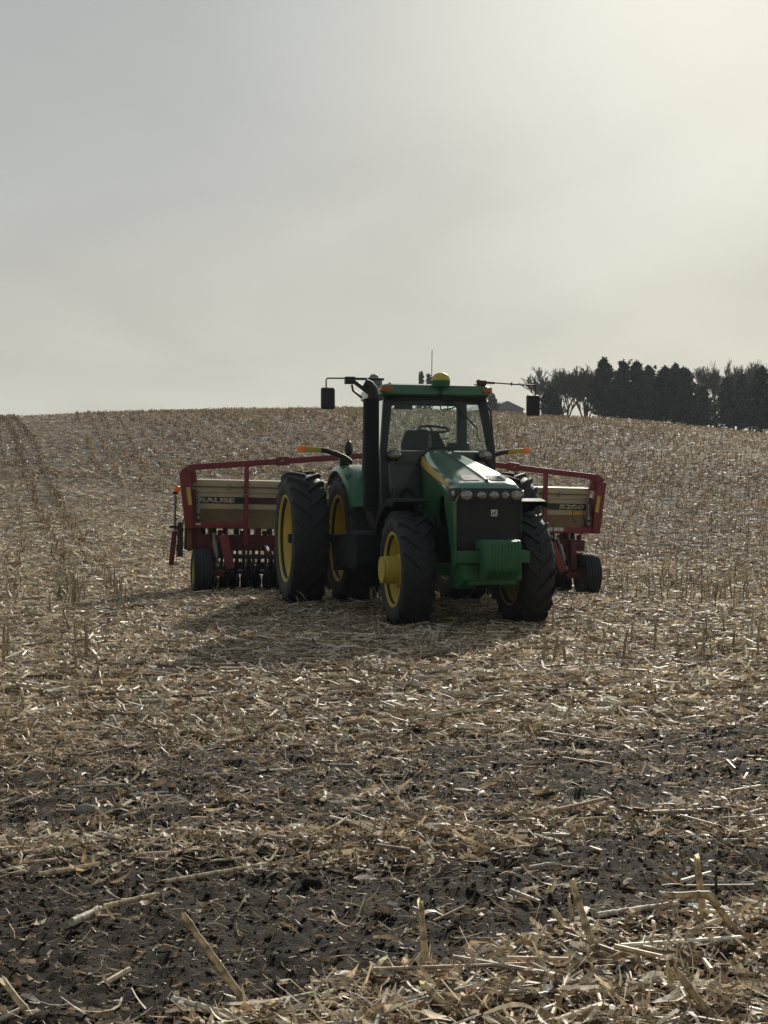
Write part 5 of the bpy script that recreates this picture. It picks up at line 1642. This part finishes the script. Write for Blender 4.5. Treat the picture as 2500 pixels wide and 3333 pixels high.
GS = 'cut stalks in the foreground'
for i, (pts, r, lab, lf) in enumerate([
    ([(-0.383, 4.204, -.02), (-0.589, 4.26, .245)], 0.0125, 'long stalk leaning left over the bare soil at bottom left centre', 1),
    ([(-1.007, 4.120, -.02), (-1.105, 4.14, .098)], 0.011, 'leaning stalk in the bottom left corner of the field', 0),
    ([(-1.074, 4.10, -.02), (-1.098, 4.10, .03)], 0.011, 'short stump beside the leaning stalk in the bottom left corner', 0),
    ([(0.140, 4.509, -.02), (0.126, 4.509, .12), (0.117, 4.53, .215)], 0.0125, 'upright stalk with a thin broken top at bottom centre', 2),
    ([(0.230, 4.150, -.02), (0.119, 4.16, .088)], 0.0125, 'thick stalk leaning left at the bottom edge below the upright stalk', 0),
    ([(0.467, 4.690, -.02), (0.417, 4.69, .046)], 0.012, 'short slanted stump between the bottom centre stalk and the trio', 1),
    ([(0.661, 4.889, -.02), (0.589, 4.89, .095)], 0.0125, 'shortest and leftmost of the three stalks standing together', 0),
    ([(0.671, 4.965, -.02), (0.652, 5.0, .112)], 0.007, 'thin middle stalk of the three standing together', 1),
    ([(0.708, 4.668, -.02), (0.631, 4.70, .225)], 0.0135, 'tallest and rightmost of the three stalks standing together', 1),
    ([(1.143, 5.047, -.02), (1.115, 5.05, .23)], 0.0135, 'tall upright stalk behind the bent stalk at lower right', 2),
    ([(1.294, 4.812, -.02), (1.208, 4.815, .027), (1.106, 4.82, .173), (0.972, 4.83, .166)], 0.0135, 'stalk bent over at a sharp knee at lower right', 1),
    ([(0.886, 4.281, -.02), (0.861, 4.285, .085)], 0.012, 'upright stump left of a leaning stalk at the bottom right edge', 0),
    ([(0.970, 4.133, -.02), (0.862, 4.15, .124)], 0.0135, 'leaning stalk at the bottom edge right of the upright stump', 1),
    ([(1.372, 5.102, -.02), (1.330, 5.105, .034)], 0.013, 'short slanted stump at the right edge above the bent stalk', 0),
    ([(1.274, 5.429, -.02), (1.270, 5.43, .08)], 0.006, 'thin dark upright stalk behind the tall stalk at lower right', 0)]):
    col = (0.07, 0.055, 0.04) if 'dark' in lab else None
    noded_stalk('corn_stalk', pts, r, 300 + i, lab, 'corn stalk', GS, leaf=lf, col=col)
GF = 'fallen stalks in the foreground'
for i, (a, b, r, lab, pale) in enumerate([
    ((0.759, 5.036, .045), (1.053, 5.151, .06), 0.011, 'pale fallen stalk lying left of the bent stalk', 1),
    ((-1.375, 5.643, .03), (-1.179, 5.768, .035), 0.012, 'fallen stalk lying on bare soil at the left edge', 0),
    ((-0.867, 5.542, .03), (-0.490, 5.787, .04), 0.010, 'long slender fallen stalk on the bare soil left of centre', 0),
    ((-1.088, 4.949, .035), (-1.030, 5.059, .04), 0.015, 'thick whitish piece of stalk on the bare soil at left', 1),
    ((-1.02, 5.16, .03), (-0.86, 5.29, .035), 0.010, 'tan fallen stalk just above the long leaning stalk', 0),
    ((-0.629, 4.217, .035), (-0.466, 4.086, .04), 0.010, 'pale fallen stalk left of the foot of the long leaning stalk', 1),
    ((0.489, 4.047, .055), (0.631, 4.160, .06), 0.013, 'fallen stalk in deep residue at the bottom edge right of centre', 0),
    ((0.894, 8.310, .05), (1.158, 8.456, .05), 0.012, 'pale fallen stalk in the residue right of centre in the middle ground', 1),
    ((0.528, 5.787, .045), (0.688, 5.863, .045), 0.010, 'pale fallen stalk on the dark soil above the trio of stalks', 1),
    ((0.774, 6.596, .045), (1.009, 6.622, .045), 0.009, 'slender fallen stalk on the straw ridge right of centre', 0)]):
    zt = float(terrain(a[0], a[1]) + max(relief(np.array(a[0]), np.array(a[1])), relief(np.array(b[0]), np.array(b[1]))))
    a = (a[0], a[1], zt + r * 0.9); b = (b[0], b[1], zt + r * 0.9 + 0.008)
    noded_stalk('fallen_corn_stalk', [a, b], r, 400 + i, lab, 'fallen stalk', GF, col=(np.array([0.66, 0.60, 0.48]) if pale else None))


def lump(name, loc, r, seed, mat, label, cat):
    g = np.random.default_rng(seed)
    mb = MB().ball((0, 0, 0), (1, 1, 1), 14, 9)
    me = mb.mesh(name, smooth=180)
    co = np.zeros(len(me.vertices) * 3, np.float32); me.vertices.foreach_get('co', co); co = co.reshape(-1, 3)
    nz = fbm(co[:, 0] * 1.6 + seed, co[:, 1] * 1.6 + co[:, 2] * 1.3, seed, 3)
    co *= (0.72 + 0.6 * nz)[:, None] * np.array(r)[None]
    me.vertices.foreach_set('co', co.ravel()); me.update()
    me.materials.append(M[mat])
    o = link(bpy.data.objects.new(name, me))
    o.location = (loc[0], loc[1], float(terrain(loc[0], loc[1]) + relief(np.array(loc[0]), np.array(loc[1]))) + r[2] * 0.4)
    return tag(o, label, cat)


lump('soil_clod', (-0.28, 5.58), (0.042, 0.034, 0.028), 3, 'soil', 'large round dark clod on the bare soil left of centre', 'clod')
lump('field_stone', (0.80, 9.40), (0.045, 0.035, 0.035), 5, 'stone', 'pale grey stone in the straw right of centre', 'stone')
lump('field_stone', (-1.44, 6.87), (0.06, 0.04, 0.035), 8, 'stone', 'pale grey stone at the left on the churned soil', 'stone')
for loc, lab, sd in (((-0.72, 6.16), 'white bit of cob standing up on the dark soil left of centre', 2), ((0.757, 5.66), 'small white bit of cob on the bare soil above the trio of stalks', 4)):
    o = MB().lathe([(0.004, 0), (0.011, 0.004), (0.013, 0.03), (0.012, 0.055), (0.006, 0.06)], axis='z', n=10).build('cob_piece', 'cob')
    o.location = (loc[0], loc[1], float(terrain(*loc) + relief(np.array(loc[0]), np.array(loc[1]))) - 0.002)
    o.rotation_euler = (0.15, 0.12 * sd - 0.3, 0); o.scale = (1, 1, 1 if sd == 2 else 0.6)
    tag(o, lab, 'cob')

# ================================================================== TREES AND BARN
def leafquads(C, size, g, col):
    """small randomly turned quads centred on C"""
    n = len(C)
    a = g.standard_normal((n, 3)); a /= np.linalg.norm(a, axis=1, keepdims=True)
    b = g.standard_normal((n, 3)); b -= a * (a * b).sum(1, keepdims=True); b /= np.linalg.norm(b, axis=1, keepdims=True)
    s1 = (size * g.uniform(0.6, 1.3, n))[:, None]; s2 = s1 * g.uniform(0.3, 0.6, n)[:, None]
    V = np.stack([C - a * s1 - b * s2, C + a * s1 - b * s2 * 0.4, C + a * s1 * 1.1 + b * s2 * 0.4, C - a * s1 + b * s2], 1).reshape(-1, 3)
    Q = (np.arange(n)[:, None] * 4 + np.arange(4)[None])
    return V, Q, np.repeat(col, 4, 0)


def tree_root(name, x, y, label, group):
    t = empty(name, None, (x, y, float(terrain(x, y)) - 0.1))
    return tag(t, label, 'tree', group)


def cedar(x, y, H, W, seed, label, group, sparse=1.0, bare=0.06, lean=0.0, shape=0.75):
    g = np.random.default_rng(seed)
    t = tree_root('cedar_tree', x, y, label, group)
    mb = MB().tube([(0, 0, 0), (lean * 0.3, 0, H * 0.35), (lean * 0.7, 0, H * 0.7), (lean, 0, H * 0.98)], [0.16 * H / 9, 0.12 * H / 9, 0.07 * H / 9, 0.02], 7)
    nb = int(190 * sparse)
    cen = []
    for i in range(nb):
        f = bare + (1 - bare) * g.random() ** 0.85
        ang = g.random() * 6.283
        rad = W * 0.5 * (1 - f) ** shape * (0.55 + 0.65 * g.random()) * (0.75 + 0.25 * math.sin(3 * ang + seed)) + 0.12
        rad *= 1.0 + 0.45 * max(0.0, 0.5 - abs(f - 0.35) * 1.4)
        if f < 0.2: rad *= 0.65 + 1.7 * f
        z0 = H * f * 0.97; lift = rad * g.uniform(0.15, 0.65)
        p0 = np.array([lean * f, 0, z0]); p1 = p0 + np.array([rad * math.cos(ang), rad * math.sin(ang), lift])
        if g.random() < 0.5: mb.tube([tuple(p0), tuple((p0 + p1) / 2 + np.array([0, 0, -0.05 * rad])), tuple(p1)], [0.035, 0.025, 0.01], 4)
        m = int(12 + 20 * rad)
        u = g.random(m) ** 0.6
        c = p0[None] + (p1 - p0)[None] * u[:, None] + g.standard_normal((m, 3)) * (0.10 + 0.10 * rad * (1.1 - u))[:, None]
        cen.append(c)
    # leader tip
    m = 60; u = g.random(m)
    cen.append(np.stack([lean + g.normal(0, 0.16, m) * (1.1 - u), g.normal(0, 0.16, m) * (1.1 - u), H * (0.74 + 0.28 * u)], 1))
    for k in range(3):
        m = 22; u = g.random(m); a0 = g.random() * 6.283; r0 = W * g.uniform(0.06, 0.16); h0 = H * g.uniform(0.80, 0.93)
        cen.append(np.stack([lean + r0 * math.cos(a0) * (0.5 + 0.7 * u) + g.normal(0, 0.09, m), r0 * math.sin(a0) + g.normal(0, 0.09, m), h0 + 0.09 * H * u + g.normal(0, 0.06, m)], 1))
    C = np.concatenate(cen); C = C[C[:, 2] > 0.25]
    base = np.array([[0.024, 0.036, 0.027]]) * g.uniform(0.75, 1.2)
    col = base * (1 + 0.35 * g.standard_normal((len(C), 1)))
    V, Q, T = leafquads(C, np.full(len(C), 0.19), g, np.clip(col, 0.008, 0.1))
    mb.build('trunk', 'bark', t)
    me = quad_mesh('crown', V, Q, T); me.materials.append(M['foliage'])
    link(bpy.data.objects.new('crown', me), t)
    return t


def bare_tree(x, y, H, W, seed, label, group, stems=4, depth=5):
    g = random.Random(seed)
    t = tree_root('bare_tree', x, y, label, group)
    segA, segB, ra, rb = [], [], [], []
    tA, tB, qa, qb = [], [], [], []

    def grow(p, d, L, r, k):
        q = p + d * L
        (tA if k >= depth - 1 else segA).append(p); (tB if k >= depth - 1 else segB).append(q)
        (qa if k >= depth - 1 else ra).append(r); (qb if k >= depth - 1 else rb).append(r * 0.7)
        if k == 0: return
        nb = 4 if k <= 2 else 3
        for i in range(nb):
            ax = Vector((g.gauss(0, 1), g.gauss(0, 1), g.gauss(0, 0.4)))
            nd = (d + ax.normalized() * g.uniform(0.25, 0.62) + Vector((0, 0, 0.12))).normalized()
            grow(p + d * L * g.uniform(0.55, 1.0), nd, L * g.uniform(0.55, 0.85), r * 0.62, k - 1)
    for i in range(stems):
        a = 6.283 * i / stems + g.uniform(-.5, .5); sp = W / H * g.uniform(0.2, 0.55)
        d = Vector((math.cos(a) * sp, math.sin(a) * sp, 1)).normalized()
        grow(Vector((0.15 * math.cos(a), 0.15 * math.sin(a), 0)), d, H * 0.30, 0.10 * H / 8, depth)
    for nm, A_, B_, r1, r2 in (('trunk', tA, tB, qa, qb), ('crown', segA, segB, ra, rb)):
        A_ = np.array([tuple(v) for v in A_]); B_ = np.array([tuple(v) for v in B_])
        V, Q, T = tubes(A_, B_, np.maximum(np.array(r1), 0.028), np.maximum(np.array(r2), 0.022), np.zeros((len(A_), 3)), 4)
        k = 1.0
        me = quad_mesh(nm, V, Q); me.materials.append(M['bark'])
        link(bpy.data.objects.new(nm, me), t)
    return t


GC = 'cedars of the windbreak'; GB = 'bare trees of the windbreak'


def at_px(px, d): return (px - 1250) / 4622.0 * d


# (column in the photo's field of view given as a bearing) -> distance, height
def bearing(deg, d): return math.tan(R(deg)) * d


def htop(ypx, x, d):
    return CAM_H + (1640 - ypx) / 4622.0 * d - float(terrain(x, d)) + 0.1


CED = [  # bearing px, top, distance, width, label
    (1968, 1168, 158, 4.9, 'tallest cedar at the left end of the dark windbreak', 1.1),
    (2024, 1176, 160, 4.9, 'second cedar from the left end of the dark windbreak', 1.1),
    (2068, 1180, 157, 5.2, 'third cedar from the left end of the dark windbreak', 1.1),
    (2110, 1194, 161, 4.9, 'fourth cedar from the left end of the dark windbreak', 1.1),
    (2158, 1194, 158, 4.9, 'fifth cedar from the left end of the dark windbreak', 1.0),
    (2196, 1186, 162, 4.8, 'sixth cedar, with a forked top, in the dark windbreak', 0.9),
    (2228, 1196, 158, 5.3, 'seventh cedar at the right shoulder of the dark windbreak', 1.0),
    (2285, 1262, 156, 4.3, 'low cedar filling the right foot of the dark windbreak', 0.9),
    (2372, 1232, 157, 4.2, 'thin cedar standing in front of the large bare tree', 0.7),
    (2412, 1222, 160, 3.9, 'second thin cedar in front of the large bare tree', 0.65),
    (2474, 1194, 156, 5.4, 'large open cedar near the right edge', 1.0),
    (2530, 1230, 159, 4.9, 'cedar cut off by the right edge', 1.0),
    (1790, 1266, 158, 2.8, 'small rounded cedar alone left of the bare trees', 0.9),
    (1370, 1212, 230, 1.5, 'cedar tip showing above the cab roof left of the receiver', 0.5),
    (1396, 1220, 232, 1.4, 'smaller cedar tip right against the yellow receiver', 0.5),
    (1603, 1284, 235, 3.2, 'dark cedar between the cab and the barn roof', 0.9),
]
for i, (px, top, d, W, lab, sp) in enumerate(CED):
    x = at_px(px, d)
    cedar(x, d, htop(top, x, d), W, 900 + i, lab, GC, sp, bare=(0.02 if px == 1790 else 0.12), lean=random.uniform(-0.2, 0.2), shape=(0.45 if px == 1790 else 0.66))
BT = [
    (1776, 1212, 168, 6.7, 'leftmost bare tree, slender, behind the small rounded cedar', 3),
    (1842, 1208, 164, 6.4, 'bushy bare tree right of the small rounded cedar', 8),
    (1905, 1202, 163, 6.4, 'bushy bare tree against the tallest cedar', 8),
    (2325, 1182, 170, 5.0, 'large bare tree right of the dark cedars', 4),
    (2400, 1178, 170, 5.2, 'broad bare tree behind the two thin cedars', 4),
    (2445, 1200, 172, 4.0, 'bare tree just left of the large open cedar', 3),
]
for i, (px, top, d, W, lab, st) in enumerate(BT):
    x = at_px(px, d)
    bare_tree(x, d, htop(top, x, d) * 1.22, W, 700 + i, lab, GB, st)

# barn beyond the crest
bx_, by_ = at_px(1650, 270), 270
BN = empty('barn', None, (bx_, by_, 0)); tag(BN, 'grey metal barn with pale gabled roof beyond the field', 'barn')
zr = CAM_H + (1640 - 1306) / 4622 * 270; ze = CAM_H + (1640 - 1330) / 4622 * 270; zb = float(terrain(bx_, by_)) - 0.3
MB().prism([(-3.5, zb), (3.5, zb), (3.5, ze), (0, zr - 0.06), (-3.5, ze)], 'y', 0, 14).build('wall', 'wood_grey', BN, smooth=0)
mb = MB()
for s in (-1, 1):
    mb.beam((s * 1.92, -0.3, (ze + zr) / 2 - 0.03), (s * 1.92, 14.3, (ze + zr) / 2 - 0.03), 3.95, 0.08, up=(s * (zr - ze), 0, 3.5))
mb.build('roof', 'barn_roof', BN, smooth=0)
MB().box(-1.4, 1.4, -0.06, -0.01, zb, min(zb + 3.0, ze)).build('barn_door', 'door_grey', BN, smooth=0)
BN.rotation_euler = (0, 0, R(22))

# ================================================================== HAZE
hb = MB().box(-420, 420, -120, 960, -40, 75)
hm = bpy.data.materials.new('thin_haze'); hm.use_nodes = True
nt = hm.node_tree; nt.nodes.clear()
ho = nt.nodes.new('ShaderNodeOutputMaterial'); hv = nt.nodes.new('ShaderNodeVolumePrincipled')
hv.inputs['Color'].default_value = (0.80, 0.90, 0.97, 1); hv.inputs['Density'].default_value = 0.00026
hv.inputs['Anisotropy'].default_value = 0.2
nt.links.new(hv.outputs[0], ho.inputs['Volume'])
hz_o = hb.build('haze', hm, None, smooth=0)
tag(hz_o, 'thin pale haze over the whole field', 'haze', kind='stuff')
